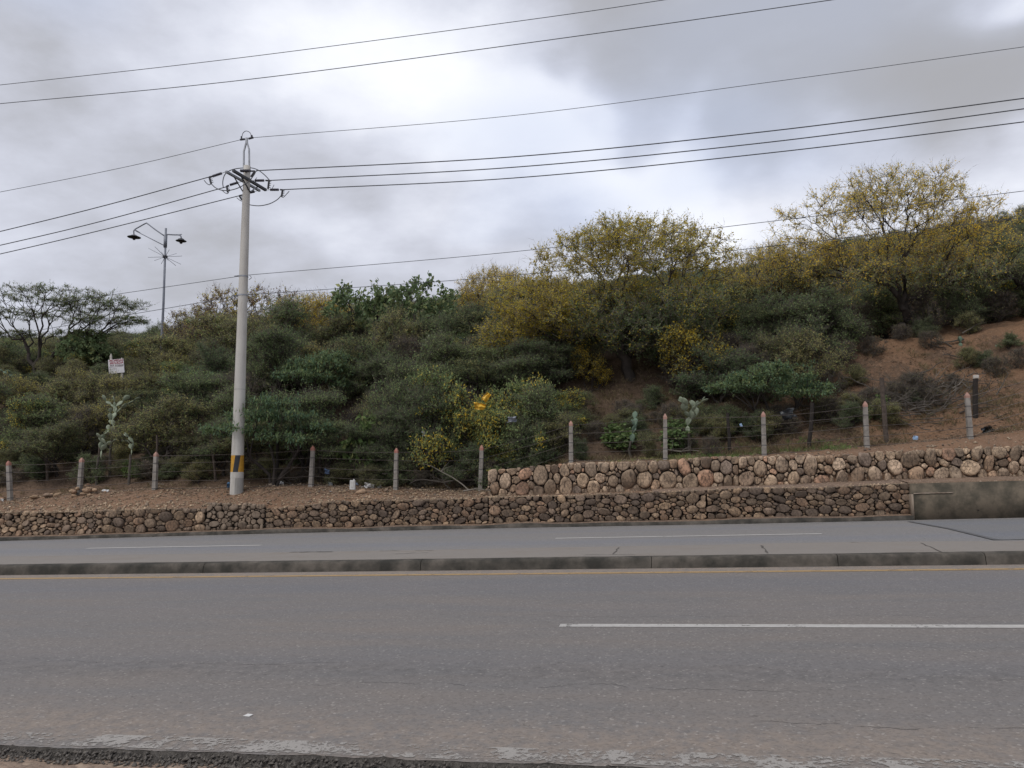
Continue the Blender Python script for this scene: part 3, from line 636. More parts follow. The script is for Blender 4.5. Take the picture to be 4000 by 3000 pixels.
p = at(3821, 1993, Yw(xw(3821)) + .045); mb = MB(); mb.box((0, 0, 0), (.02, .015, .014)); o = mb.build('weep_hole', M_woodd, root); o.location = Vector((p.x, p.y, p.z)) - Vector(root.location)

# ------------------------------------------------------------------ concrete post fence
froot = empty('wire_fence', at(1877, 1918, 24)); tag(froot, 'barbed wire fence on pale concrete posts with pink painted pointed tips', 'fence')
FO = Vector(froot.location); wires = [[] for _ in range(5)]
for k, (tx, ty, bx, by) in enumerate(POSTS):
    off = fenceoff(bx); y = 24
    for _ in range(4): pb = at(bx, by, y); y = Yw(pb.x) + off
    pb = at(bx, by, y); pt = at(tx, ty, y); ax = pt - pb; L = ax.length; d = ax.normalized()
    rot = d.to_track_quat('Z', 'Y').to_matrix(); base = pb - d * .25
    mb = MB(); n = 9; segs = [0, .3, .33, .52, .55, .74, .77, .9]
    w0, w1 = .068, .056; Ls = L * .9 + .25
    mb.box((0, 0, Ls / 2), (w0, w0, Ls / 2), taper=w1 / w0)
    o = mb.build('post', M_post, froot); o.location = base - FO; o.rotation_euler = rot.to_euler(); o.data.materials
    mb = MB(); s = w1 + .002; hT = L * .1
    mb.poly([(-s, -s, Ls - .03), (s, -s, Ls - .03), (s, s, Ls - .03), (-s, s, Ls - .03), (-s, -s, Ls + hT * .3), (s, -s, Ls + hT * .3), (s, s, Ls + hT * .3), (-s, s, Ls + hT * .3), (-.014, -.014, Ls + hT), (.014, -.014, Ls + hT), (.014, .014, Ls + hT), (-.014, .014, Ls + hT)],
            [(0, 1, 5, 4), (1, 2, 6, 5), (2, 3, 7, 6), (3, 0, 4, 7), (4, 5, 9, 8), (5, 6, 10, 9), (6, 7, 11, 10), (7, 4, 8, 11), (8, 9, 10, 11)])
    mb.build('painted_tip', M_red if k in (3, 4, 5, 0) else M_pink, o)
    for fr in (.3, .53, .76, .96):
        z = .25 + L * (1 - fr); s = w0 + (w1 - w0) * z / Ls + .006; mb = MB(); mb.box((0, 0, z), (s, s, .008)); mb.build('wire_tie', M_dsteel, o)
    for j, fr in enumerate((.1, .3, .53, .76, .96)): wires[j].append(pb + ax * (1 - fr) + Vector((0, .075, 0)))
wl = at(-500, 1850, 23.2)
for j, W in enumerate(wires):
    W.insert(0, W[0] + (W[0] - W[1]) * 1.0 + Vector((0, 0, -.1))); mb = MB(); mbb = MB()
    pts = []
    for a_, b_ in zip(W[:-1], W[1:]):
        sag = random.uniform(.01, .05)
        for s in np.linspace(0, 1, 9)[:-1]: pts.append(a_.lerp(b_, s) - Vector((0, 0, sag * 4 * s * (1 - s))) - FO)
        nb = int((b_ - a_).length / .13)
        for q in range(1, nb):
            s = q / nb; c = a_.lerp(b_, s) - Vector((0, 0, sag * 4 * s * (1 - s))) - FO; v = Vector((random.uniform(-.5, .5), random.uniform(-1, 1), random.uniform(-1, 1))).normalized() * .016
            mb.poly([c - v, c + v, c + Vector((.004, 0, .004))], [(0, 1, 2)])
    pts.append(W[-1] - FO); mb.tube(pts, .008, 3); mb.build('wire_strand', M_wire, froot)

# old wooden fence behind
wroot = empty('old_wooden_fence', at(2850, 1720, 25.5)); tag(wroot, 'older fence of dark leaning wooden posts behind the concrete posts', 'fence'); WO = Vector(wroot.location)
WP = [(180, 1752, 188, 1915, 24.6, 1, M_wood, .05), (388, 1733, 396, 1895, 24.6, 0, M_wood, .045), (612, 1700, 612, 1860, 24.6, 0, M_wood, .035), (825, 1688, 845, 1855, 24.6, 0, M_wood, .05), (1086, 1712, 1083, 1885, 24.6, 2, M_woodd, .05),
      (2842, 1613, 2852, 1735, 24.8, 0, M_woodd, .055), (3173, 1573, 3157, 1730, 24.8, 0, M_woodd, .065), (3443, 1475, 3458, 1665, 24.8, 0, M_wood, .075), (3812, 1466, 3806, 1650, 25.9, 3, M_woodd, .08)]
tops = []
for (tx, ty, bx, by, Y, cap, m, r) in WP:
    b_ = at(bx, by, Y); b_.z = min(b_.z, gz(b_.x, Y)) - .15; t_ = at(tx, ty, Y); mb = MB(); ax = t_ - b_
    pts = [b_ + ax * s + Vector((random.gauss(0, .01), random.gauss(0, .01), 0)) for s in (0, .25, .5, .75, 1)]
    mb.tube([p - WO for p in pts], [r, r * .96, r * .98, r * .92, r * .9], 7); o = mb.build('post', m, wroot)
    if cap: mb = MB(); mb.tube([t_ - WO + Vector((0, 0, -.10)), t_ - WO + Vector((0, 0, .006))], r * 1.08, 7); mb.build('painted_tip', M_pale, o)
    tops.append((b_, t_))
for g in (tops[:5], tops[5:]):
    for fr in (.9, .6):
        mb = MB(); pts = []
        for (a_, b_), (c_, d_) in zip(g[:-1], g[1:]):
            for s in np.linspace(0, 1, 6)[:-1]: pts.append(a_.lerp(b_, fr).lerp(c_.lerp(d_, fr), s) - WO - Vector((0, 0, .1 * s * (1 - s) * 4)))
        pts.append(g[-1][0].lerp(g[-1][1], fr) - WO); mb.tube(pts, .004, 3); mb.build('wire_strand', M_wire, wroot)

# ------------------------------------------------------------------ utility pole
yp = Yw(xw(925)) + 1.45
PB = at(924, 1916, yp); PT = at(965.5, 649, yp + .1); PB.z = min(PB.z, gz(PB.x, PB.y) + .02)
pole = empty('utility_pole', PB); tag(pole, 'tall round concrete utility pole with yellow and black band near its foot', 'utility pole')
AX = (PT - PB); PL = AX.length; PQ = AX.to_track_quat('Z', 'Y'); RB, RT = .205, .112
def prad(z): return RB + (RT - RB) * z / PL
def pz(py): return (at(945, py, yp).z - PB.z) / AX.z * PL
def ring(name, z0, z1, ex, mat, par=pole, n=32):
    mb = MB(); mb.lathe([(prad(z) + ex, z) for z in np.linspace(z0, z1, 6)], n=n)
    o = mb.build(name, mat, par, smooth=True); o.rotation_euler = PQ.to_euler(); return o
mb = MB(); mb.lathe([(prad(z), z) for z in np.linspace(-.3, PL, 24)] + [(.02, PL + .02), (0, PL + .02)], n=32)
sh = mb.build('pole_shaft', M_pole, pole, smooth=True); sh.rotation_euler = PQ.to_euler()
_l = PQ.inverted() @ Vector((-PB.x, -PB.y, 0)); ac = math.atan2(_l.y, _l.x)
mb = MB(); zt_ = pz(1868)
for a0, a1 in ((ac - .3, ac + 2.2),):
    n = 18; pr = []
    for z in (-.3, zt_):
        for k in range(n + 1): a = a0 + (a1 - a0) * k / n; pr.append(((prad(z) + .004) * math.cos(a), (prad(z) + .004) * math.sin(a), z))
    mb.poly(pr, [(k, k + 1, n + 2 + k, n + 1 + k) for k in range(n)])
o = mb.build('foot_patch', M_poleb, pole, smooth=True); o.rotation_euler = PQ.to_euler()
ring('white_band', pz(1867), pz(1844), .004, M_pole); yb = ring('yellow_band', pz(1844), pz(1779), .004, M_poley)
z0, z1 = pz(1844), pz(1779); mb = MB(); P0 = []
_l = PQ.inverted() @ Vector((-PB.x, -PB.y, 0)); ac = math.atan2(_l.y, _l.x)
for j in range(9):
    s = j / 8; z = z0 + (z1 - z0) * s; c_ = ac - .30 + s * .34
    for da in (-.40, -.2, 0, .2, .40): P0.append(((prad(z) + .008) * math.cos(c_ + da), (prad(z) + .008) * math.sin(c_ + da), z))
mb.poly(P0, [(j * 5 + k, j * 5 + k + 1, j * 5 + k + 6, j * 5 + k + 5) for j in range(8) for k in range(4)])
o = mb.build('black_stripe', M_polek, pole, smooth=True); o.rotation_euler = PQ.to_euler()
ring('joint_ring', pz(1520) - .02, pz(1520), .003, M_poleb)
for py in (1076, 1150): ring('clamp_band', pz(py) - .05, pz(py), .008, M_steel)
PY = yp + .1
def zp(x, y, dy=0.0): return at(750 + x / 3.687, 450 + y / 3.687, PY + dy)      # places on the pole head
def part(name, mat, pts, r, n=6, par=pole, smooth=False):
    mb = MB(); mb.tube([Vector(p) - PB for p in pts], r, n); return mb.build(name, mat, par, smooth=smooth)
def cr_(pts, n=8):
    P = [Vector(p) for p in pts]; P = [2 * P[0] - P[1]] + P + [2 * P[-1] - P[-2]]; out = []
    for k in range(1, len(P) - 2):
        for s in np.linspace(0, 1, n)[:-1]:
            a, b, c, d = P[k - 1:k + 3]; out.append(.5 * ((2 * b) + (c - a) * s + (2 * a - 5 * b + 4 * c - d) * s * s + (3 * b - a - 3 * c + d) * s ** 3))
    out.append(P[-2]); return out
# twin bent steel prongs carrying the top wire
for s, pr in ((-1, [(745, 830), (747, 520), (780, 400), (783, 325)]), (1, [(826, 830), (822, 490), (795, 400), (792, 325)])):
    part('prong', M_steel, [zp(x, y) for x, y in pr], .032, 4)
part('top_wire_loop', M_cableg, cr_([zp(x, y) for x, y in ((718, 320), (728, 270), (755, 237), (785, 228), (820, 240), (845, 268), (852, 300))], 5), .012, 5)
for pts in (((695, 352), (760, 345)), ((815, 338), (882, 322))): part('dead_end_clamp', M_dsteel, [zp(*q) for q in pts], .035, 6)
part('clamp_spur', M_dsteel, [zp(713, 352), zp(712, 305)], .028, 5); part('clamp_spur', M_dsteel, [zp(858, 330), zp(860, 288)], .034, 5)
# crossarms run away from the road, seen from below
NA, FA = -.85, .9
def arm(name, a, b, mat, hw=.036):
    A_, B_ = zp(*a, NA), zp(*b, FA); zc = (A_.z + B_.z) / 2; mb = MB(); d = (B_ - A_); rot = d.to_track_quat('Y', 'Z').to_matrix()
    mb.box((A_ + B_) / 2 - PB, (hw, d.length / 2, hw), rot); mb.build(name, mat, pole); return A_, B_
A1, B1 = arm('crossarm', (490, 812), (975, 1088), M_steel); A2, B2 = arm('crossarm', (592, 797), (1062, 1078), M_dsteel, .042)
part('arm_brace', M_dsteel, [zp(600, 880, -.5), zp(738, 1110)], .02, 5); part('arm_brace', M_dsteel, [zp(690, 850, -.5), zp(835, 1105)], .026, 5)
part('arm_brace', M_steel, [zp(945, 1030, .5), zp(848, 1095)], .022, 5); part('arm_brace', M_steel, [zp(830, 1020, .4), zp(960, 1085, .8)], .022, 5)
part('arm_bolt', M_dsteel, [zp(700, 800, -.3), zp(840, 800)], .05, 6)
def insul(a, b, dy, name='insulator', n=9):
    A_, B_ = zp(*a, dy), zp(*b, dy); mb = MB(); pts = []; rs = []
    for k in range(n * 2 + 1): pts.append(A_.lerp(B_, k / (n * 2)) - PB); rs.append(.05 if k % 2 else .022)
    mb.tube(pts, rs, 8); return mb.build(name, M_ins, pole)
def clampat(a, b, c, dy):
    part('strain_clamp', M_dsteel, [zp(*a, dy), zp(*b, dy)], .028, 6); part('clamp_spur', M_dsteel, [zp(*b, dy), zp(*c, dy)], .034, 6)
    x0_, y0_ = b; x1_, y1_ = c; mb = MB()
    for k in range(4):
        q = zp(x0_ + (x1_ - x0_) * (k + .5) / 4 + 10, y0_ + (y1_ - y0_) * (k + .5) / 4, dy) - PB; mb.tube([q - Vector((.06, 0, 0)), q + Vector((.06, 0, 0.015))], .012, 5)
    mb.build('clamp_bolt', M_dsteel, pole)
link_ = lambda a, b, dy: part('link_rod', M_steel, [zp(*a, dy), zp(*b, dy)], .012, 5)
insul((295, 880), (430, 835), NA); link_((430, 835), (490, 812), NA); clampat((295, 880), (250, 890), (275, 985), NA)
insul((545, 1005), (665, 968), 0); link_((665, 968), (735, 950), 0); clampat((530, 1012), (500, 1022), (515, 1110), 0)
insul((905, 942), (1040, 940), 0); link_((840, 938), (905, 942), 0); clampat((1060, 940), (1110, 942), (1095, 1060), 0)
insul((1125, 1073), (1250, 1073), FA); link_((1060, 1078), (1125, 1073), FA); clampat((1270, 1072), (1305, 1075), (1290, 1175), FA)
insul((700, 802), (830, 800), NA); clampat((850, 805), (905, 805), (850, 890), NA)
insul((900, 1098), (835, 1112), FA); link_((900, 1098), (975, 1085), FA); clampat((735, 1148), (680, 1160), (715, 1215), FA)
for pts, dy in ((((275, 985), (340, 1045), (430, 1080), (540, 1082), (660, 1050), (770, 990), (840, 930), (900, 850), (915, 810)), NA),
                (((450, 1040), (443, 960), (470, 860), (540, 800), (640, 770), (770, 758), (870, 762), (960, 795), (1050, 865), (1120, 940)), 0),
                (((1290, 1150), (1230, 1215), (1120, 1275), (990, 1303), (890, 1300), (820, 1285), (740, 1240), (700, 1190)), FA)):
    part('jumper_cable', M_cable, cr_([zp(x, y, dy) for x, y in pts], 5), .016, 5)
for pts, dy in ((((175, 938), (215, 985), (250, 1003), (275, 985)), NA), (((430, 1080), (480, 1120), (510, 1130), (530, 1108)), 0), (((645, 1188), (690, 1225), (725, 1240)), FA), (((1290, 1175), (1315, 1182), (1350, 1150), (1400, 1095)), FA)):
    part('cable_tail', M_cable, cr_([zp(x, y, dy) for x, y in pts], 4), .013, 5)
part('bolt_peg', M_steel, [zp(905, 930), zp(935, 898)], .012, 4); part('bolt_peg', M_steel, [zp(1155, 1055, .6), zp(1182, 1002, .6)], .012, 4)
# service clamps at the two low cables
part('hook', M_steel, cr_([at(975, 1075, PY - .1), at(982, 1085, PY - .1), at(972, 1092, PY - .1)], 4), .012, 5)

# ------------------------------------------------------------------ cables
def cable(label, pts, r, mat, group):
    P = [at(*p) for p in pts]; o_ = P[0]; mb = MB(); mb.tube([p - o_ for p in cr_(P, 14)], r, 5); o = mb.build('power_cable', mat, None, loc=o_, smooth=True)
    tag(o, label, 'cable', group)
pn, p0_, pf = PY + NA, PY, PY + FA
G = 'overhead cables'
cable('highest overhead wire crossing the sky from the left edge to the top edge', [(-500, 384, 17.5), (0, 332, 17.3), (904, 230, 17), (2000, 86, 17), (2585, 1, 17), (3300, -115, 17)], .0085, M_cable, G)
cable('second highest overhead wire crossing the sky without touching the pole', [(-500, 452, 17.5), (0, 405, 17.3), (904, 318, 17), (2000, 176, 17), (3240, 1, 17), (3900, -105, 17)], .010, M_cable, G)
cable('thin wire running left from the very top of the pole', [(940, 546, PY), (500, 650, PY), (0, 750, PY), (-700, 880, PY)], .0095, M_cable, G)
cable('thin wire running right from the very top of the pole', [(988, 538, PY), (2000, 452, PY), (3000, 322, PY), (4000, 183, PY), (4600, 100, PY)], .0095, M_cable, G)
cable('upper of three thick wires leaving the pole to the left', [(818, 691, pn), (400, 805, pn), (0, 904, pn), (-600, 1045, pn)], .0165, M_cable, G)
cable('middle of three thick wires leaving the pole to the left', [(886, 729, p0_), (400, 863, p0_), (0, 958, p0_), (-600, 1090, p0_)], .0165, M_cable, G)
cable('lowest of three thick wires leaving the pole to the left', [(932, 765, pf), (400, 898, pf), (0, 992, pf), (-600, 1125, pf)], .0165, M_cable, G)
cable('upper of three thick wires leaving the pole to the right', [(1000, 667, pn), (2000, 613, pn), (3000, 513, pn), (4000, 384, pn), (4600, 300, pn)], .0175, M_cable, G)
cable('middle of three thick wires leaving the pole to the right', [(1055, 705, p0_), (2000, 654, p0_), (3000, 556, p0_), (4000, 425, p0_), (4600, 340, p0_)], .0175, M_cable, G)
cable('lowest of three thick wires leaving the pole to the right', [(1105, 741, pf), (2000, 696, pf), (3000, 598, pf), (4000, 476, pf), (4600, 395, pf)], .0175, M_cable, G)
cable('thin cable tied to the pole well below the crossarms, passing the street lamp', [(-600, 1275, PY), (0, 1212, PY), (326, 1168, PY), (936, 1079, PY), (975, 1074, PY), (2000, 984, PY), (3000, 866, PY), (4000, 746, PY), (4600, 670, PY)], .0095, M_cable, G)
cable('lowest thin cable tied to the pole, dipping behind the left trees', [(-600, 1390, PY), (0, 1313, PY), (535, 1224, PY), (936, 1156, PY), (970, 1151, PY), (2000, 1076, PY), (3000, 963, PY), (4000, 850, PY), (4600, 780, PY)], .0095, M_cable, G)

# ------------------------------------------------------------------ street lamp
LY = 38.0; LB = at(630, 1500, LY); LB.z = gz(LB.x, LY) - .2; LT = at(648, 891, LY)
lamp = empty('street_lamp', LB); tag(lamp, 'slim grey street lamp post with two drooping arms above the left bushes', 'street lamp')
def q8(x, y): return at(400 + x / 2.075, 800 + y / 2.075, LY)
def lpart(name, mat, pts, r, n=8, par=None):
    mb = MB(); mb.tube([Vector(p) - LB for p in pts], r, n); return mb.build(name, mat, par or lamp, smooth=True)
M_lpole = simple('lamp_post_paint', (.20, .215, .245), (.16, .17, .2), 4, .5, .1, .2)
lpart('lamp_pole', M_lpole, [LB, q8(480, 1100), q8(495, 800), q8(515, 190)], [.075, .07, .064, .056], 12)
lpart('sleeve', M_lpole, [q8(509, 345), q8(513, 245)], .095, 10)
la = lpart('lamp_arm', M_lpole, cr_([q8(500, 250), q8(430, 202), q8(365, 153), q8(352, 150), q8(300, 178), q8(258, 205), q8(255, 235)], 5), .034)
lpart('arm_strut', M_lpole, [q8(500, 330), q8(270, 212)], .022); lpart('arm_fin', M_lpole, [q8(262, 203), q8(308, 226)], [.05, .01], 4)
lpart('lamp_arm', M_lpole, cr_([q8(520, 240), q8(580, 243), q8(625, 245), q8(638, 262), q8(639, 280)], 5), .038); lpart('arm_fin', M_lpole, [q8(590, 243), q8(645, 239)], .02, 4)
def head(c, R_, k=1.0):
    c = Vector(c) - LB; mb = MB()
    mb.lathe([(.05, .14), (.10, .11), (.16, .085), (R_ * .55, .05), (R_ * .9, .0), (R_, -.02), (R_ * .98, -.03), (R_ * .5, -.0), (.0, .0)], c, 28); o = mb.build('lamp_shade', M_dsteel, lamp, smooth=True)
    mb = MB(); mb.lathe([(.13, .0), (.12, -.05), (.085, -.11), (.07, -.16), (.03, -.185), (0, -.19)], c, 16); mb.build('lamp_bulb_housing', M_woodd, o, smooth=True)
head(q8(257, 260), .36); head(q8(638, 290), .29)
Vc = q8(508, 422)
for k, (x, y) in enumerate(((418, 372), (432, 362), (470, 360), (557, 375), (587, 384), (603, 395), (416, 446), (432, 460), (467, 472), (552, 475), (578, 470), (594, 463))):
    e_ = q8(x, y); e_.y += (.5 if k % 2 else -.5); lpart('bird_spike', M_lpole, [Vc, e_], .012, 4)
lpart('spike_hub', M_dsteel, [q8(508, 430), q8(509, 412)], .13, 8)

# ------------------------------------------------------------------ private property sign
SY = 30.4; SB = at(465, 1500, SY); SB.z = gz(SB.x, SY)
sign = empty('property_sign', SB); tag(sign, 'white hand painted private property sign on two posts among the left bushes', 'sign')
M_board = simple('white_board', (.62, .61, .62), (.52, .51, .52), 5, .8, .2)
def sp(x, y, dy=0): return at(380 + x / 11.85, 1360 + y / 11.85, SY + dy) - SB
mb = MB(); c = [sp(495, 545), sp(1200, 480), sp(1250, 1120), sp(540, 1185)]
mb.poly([p + Vector((0, d, 0)) for d in (0, .03) for p in c], [(3, 2, 1, 0), (4, 5, 6, 7), (0, 1, 5, 4), (1, 2, 6, 5), (2, 3, 7, 6), (3, 0, 4, 7)]); board = mb.build('board', M_board, sign)
for a_, b_ in (((640, 260), (685, 1500)), ((1130, 440), (1150, 1420))):
    mb = MB(); q = sp(*b_, .09); q2 = Vector((q.x, q.y, -.5)); mb.tube([q2, q, sp(*a_, .09) - Vector((0, 0, .12)), sp(*a_, .09)], [.055, .055, .05, .012], 6); mb.build('post', M_pale, sign)
M_ink = simple('red_lettering', (.32, .035, .06), None, 4, .8); M_ink2 = simple('grey_lettering', (.16, .10, .11), None, 4, .8)
def text(s, a, b, hgt, mat, nm='lettering'):
    cu = bpy.data.curves.new(nm, 'FONT'); cu.body = s; cu.size = 1; cu.extrude = .002; cu.offset = .012; o = bpy.data.objects.new(nm, cu); C.objects.link(o)
    bpy.context.view_layer.update(); wd = o.dimensions.x or 1; A_, B_ = sp(*a, -.006), sp(*b, -.006); d = B_ - A_; cu.materials.append(mat)
    bpy.context.view_layer.update(); me = bpy.data.meshes.new_from_object(o); me.materials.clear(); me.materials.append(mat); bpy.data.objects.remove(o); o = link(nm, me)
    o.parent = board; o.location = A_; o.rotation_euler = (R(90), -math.atan2(d.z, d.x), 0); o.scale = (d.length / wd, hgt / .70, 1)
text('PROPIEDAD', (560, 640), (1200, 580), .085, M_ink); text('PRIVADA', (575, 765), (1200, 700), .10, M_ink); text('303 275868', (580, 840), (1195, 800), .055, M_ink2)
mb = MB(); mb.tube([sp(545, 890, -.004), sp(1180, 830, -.004)], .006, 4); mb.tube([sp(545, 965, -.004), sp(760, 965, -.004), sp(900, 945, -.004)], .005, 4); mb.build('ruled_line', M_ink2, board)

#--VEG--
# ------------------------------------------------------------------ vegetation
def leafmat(name, c1, c2, c3=None, tr=.3, rough=.7):
    m, t, out = newmat(name); g = t.add('ShaderNodeNewGeometry'); r = g.outputs['Random Per Island']; v = t.obj()
    a = t.noise(v, 1.3, 3); oi = t.add('ShaderNodeObjectInfo').outputs['Random']
    col = t.mix(t.ramp(t.math('ADD', t.math('MULTIPLY', a, .7), t.math('MULTIPLY', r, .3)), .38, .68), c1, c2)
    if c3: col = t.mix(t.ramp(r, .82, .9), col, c3)
    col = t.mix(1.0, col, t.mix(t.math('FRACT', t.math('MULTIPLY', r, 17.7)), (.7, .7, .7), (1.3, 1.3, 1.3)), 'MULTIPLY')
    col = t.mix(1.0, col, t.mix(oi, (.74, .78, .78), (1.3, 1.24, 1.15)), 'MULTIPLY')
    finish(t, out, col, rough, spec=.2, trans=tr); return m
L_olive = leafmat('olive_leaves', (.27, .275, .12), (.36, .34, .15), (.43, .38, .16), .5)
L_green = leafmat('green_leaves', (.18, .25, .11), (.25, .32, .14), (.34, .36, .155), .5)
L_dark = leafmat('dark_leaves', (.115, .17, .088), (.165, .215, .108), (.225, .25, .122), .4)
L_fresh = leafmat('fresh_leaves', (.12, .19, .06), (.16, .23, .08), (.21, .25, .09), .35)
L_blue = leafmat('bluish_leaves', (.15, .24, .145), (.20, .28, .165), (.24, .29, .16), .45)
L_yel = leafmat('yellow_leaves', (.86, .62, .07), (.90, .70, .12), (.74, .50, .06), .65)
L_yolive = leafmat('yellow_green_leaves', (.46, .43, .12), (.58, .50, .13), (.64, .50, .10), .6)
L_pink = leafmat('dry_pods', (.21, .15, .115), (.27, .19, .14), (.16, .13, .07), .2)
L_brown = leafmat('dead_leaves', (.13, .09, .06), (.17, .12, .085), (.09, .065, .045), .1)
M_bark = simple('dark_bark', (.058, .047, .040), (.038, .032, .028), 6, .95, .6)
M_twig = simple('grey_twigs', (.105, .09, .075), (.07, .06, .05), 6, .95)
M_twigl = simple('pale_twigs', (.21, .185, .155), (.16, .14, .115), 6, .95)

def unit(v): return v / (np.linalg.norm(v, axis=-1, keepdims=True) + 1e-9)
def kmeans(P, k, rg):
    c = P[rg.choice(len(P), k, replace=False)]
    for _ in range(4):
        lab = ((P[:, None] - c[None]) ** 2).sum(2).argmin(1)
        for j in range(k):
            if (lab == j).any(): c[j] = P[lab == j].mean(0)
    return lab
class Grow:
    """a woody plant: tips in its crown are gathered into twigs, branches, limbs and one trunk"""
    def __init__(s, seed): s.rg = np.random.default_rng(seed); s.v = []; s.q = []; s.tw = []; s.nt = 0; s.tt = []; s.nv = 0; s.ends = []
    def tube(s, P, r0, r1, n):
        P = np.asarray(P); m = len(P); d = unit(np.gradient(P, axis=0)); ref = np.array([.3, .2, .93]); u = unit(np.cross(d, ref)); w_ = np.cross(d, u)
        a = 2 * np.pi * np.arange(n) / n; r = np.linspace(r0, r1, m)[:, None, None]
        V = P[:, None] + r * (u[:, None] * np.cos(a)[None, :, None] + w_[:, None] * np.sin(a)[None, :, None])
        i = s.nv + np.arange(m * n).reshape(m, n); j = np.roll(i, -1, 1)
        s.v.append(V.reshape(-1, 3)); s.q.append(np.stack([i[:-1].ravel(), j[:-1].ravel(), j[1:].ravel(), i[1:].ravel()], 1)); s.nv += m * n
    def curve(s, p, q, d, wob, n):
        L = np.linalg.norm(q - p); t = np.linspace(0, 1, n)[:, None]; c = p + d * L * .45
        P = (1 - t) ** 2 * p + 2 * t * (1 - t) * c + t * t * q
        w_ = s.rg.normal(0, 1, (n, 3)) * wob * L; w_[0] = w_[-1] = 0; return P + w_
    def grow(s, p, d, tips, r, lv, K, frac, wob, rmin):
        if len(tips) <= 2 or lv >= len(K):
            for q in tips:
                C_ = s.curve(p, q, d, wob * .7, 4); s.tube(C_, min(r, rmin * 1.7), rmin * .5, 3); s.ends.append(C_)
            return
        k = min(K[lv], len(tips)); lab = kmeans(tips, k, s.rg)
        for j in range(k):
            T = tips[lab == j]
            if not len(T): continue
            c = T.mean(0); q = p + (c - p) * frac[lv] + s.rg.normal(0, .04, 3) * np.linalg.norm(c - p)
            r1 = max(rmin, r * (len(T) / len(tips)) ** .42)
            n = 6 if lv < 2 else 4; C_ = s.curve(p, q, d, wob, n); s.tube(C_, max(rmin, min(r, r1 * 1.25)), r1 * .85, 7 if lv == 0 else 5 if lv == 1 else 4 if lv == 2 else 3)
            s.grow(q, unit(C_[-1] - C_[-2]) * .8, T, r1 * .85, lv + 1, K, frac, wob, rmin)
    def twigs(s, per, length, up, flat, r, spur=0):
        """straight side twigs on the outer branches; returns origins and directions"""
        E = np.array([c for c in s.ends]); n = len(E); rg = s.rg
        idx = np.repeat(np.arange(n), per); t = rg.uniform(.1, 1, len(idx)) * 3; k = np.minimum(t.astype(int), 2); f = (t - k)[:, None]
        O = E[idx, k] * (1 - f) + E[idx, k + 1] * f; ax = unit(E[idx, 3] - E[idx, 1])
        D = unit(ax * .8 + rg.normal(0, .65, (len(idx), 3)) + np.array([0, 0, up])); D[:, 2] *= flat; D = unit(D)
        L = length * rg.uniform(.45, 1.25, len(idx)); s.prisms(O, D, L, r)
        if spur:
            i2 = np.repeat(np.arange(len(O)), spur); tt = rg.uniform(.2, .95, len(i2))[:, None] * L[i2][:, None]
            O2 = O[i2] + D[i2] * tt; D2 = unit(D[i2] * .6 + rg.normal(0, .7, (len(i2), 3)) + np.array([0, 0, up * .6])); L2 = L[i2] * rg.uniform(.2, .5, len(i2)); s.prisms(O2, D2, L2, r * .8)
        return O, D, L
    def prisms(s, O, D, L, r):
        u = unit(np.cross(D, np.array([.2, .31, .93]))); w_ = np.cross(D, u); n = len(O)
        b = np.stack([O + u * r, O - u * r * .5 + w_ * r * .87, O - u * r * .5 - w_ * r * .87, O + D * L[:, None]], 1)
        i = s.nt + 4 * np.arange(n)[:, None]; s.tw.append(b.reshape(-1, 3)); s.nt += 4 * n
        s.tt.append(np.concatenate([i + [0, 1, 3], i + [1, 2, 3], i + [2, 0, 3]]))
    def wood(s, name, mat):
        return fast_mesh(name, np.concatenate(s.v), [np.concatenate(s.q)], [mat], smooth=True)
    def twigmesh(s, mat): return fast_mesh('twigs', np.concatenate(s.tw), [np.concatenate(s.tt)], [mat])
def leaves(rg, O, D, L, n, size, wid, spread, mats, pick, upn=.5, droop=0.0, reach=.85):
    """leaf-sized quads strung along the twigs"""
    idx = rg.integers(0, len(O), n); P = O[idx] + D[idx] * (L[idx] * rg.uniform(.0, reach, n))[:, None] + rg.normal(0, spread, (n, 3))
    ax = unit(D[idx] * .5 + rg.normal(0, .6, (n, 3)) + np.array([0, 0, -droop])); nrm = unit(rg.normal(0, 1, (n, 3)) * (1 - upn) + np.array([0, 0, 1]) * upn * 1.5)
    sd_ = unit(np.cross(ax, nrm)); sz = (size * rg.uniform(.55, 1.35, n))[:, None]
    q = np.stack([P, P + ax * sz * .45 + sd_ * sz * wid, P + ax * sz, P + ax * sz * .45 - sd_ * sz * wid], 1)
    mi = pick(P); Fq = 4 * np.arange(n)[:, None] + np.arange(4); return fast_mesh('crown', q.reshape(-1, 3), Fq, mats, mi=mi)
def lobes(rg, spec, n):
    w_ = np.array([l[6] for l in spec], float); k = rg.choice(len(spec), n, p=w_ / w_.sum()); S = np.array([l[:6] for l in spec])
    d = unit(rg.normal(0, 1, (n, 3))); r = rg.uniform(.25, 1, n)[:, None] ** .5; P = S[k, :3] + d * r * S[k, 3:6]; P[:, 2] = np.maximum(P[:, 2], .12); return P
def topside(P, ref): return P[:, 2] - ref
PROTO = {}
def proto(name, seed, spec, ntip, K, frac, r, wob, twig, leaf, wood=M_bark, rmin=.008, base=(0, 0, 0), d0=(0, 0, 1), tmat=None):
    g = Grow(seed); tips = lobes(g.rg, spec, ntip); g.grow(np.array(base, float) - np.array([0, 0, .25]), np.array(d0, float), tips, r, 0, K, frac, wob, rmin)
    O, D, L = g.twigs(*twig); wm = g.wood('branches', wood); cm = leaves(g.rg, O, D, L, *leaf) if leaf else None
    PROTO[name] = (wm, cm, g.twigmesh(tmat or wood)); return g
one = lambda P: np.zeros(len(P), int)
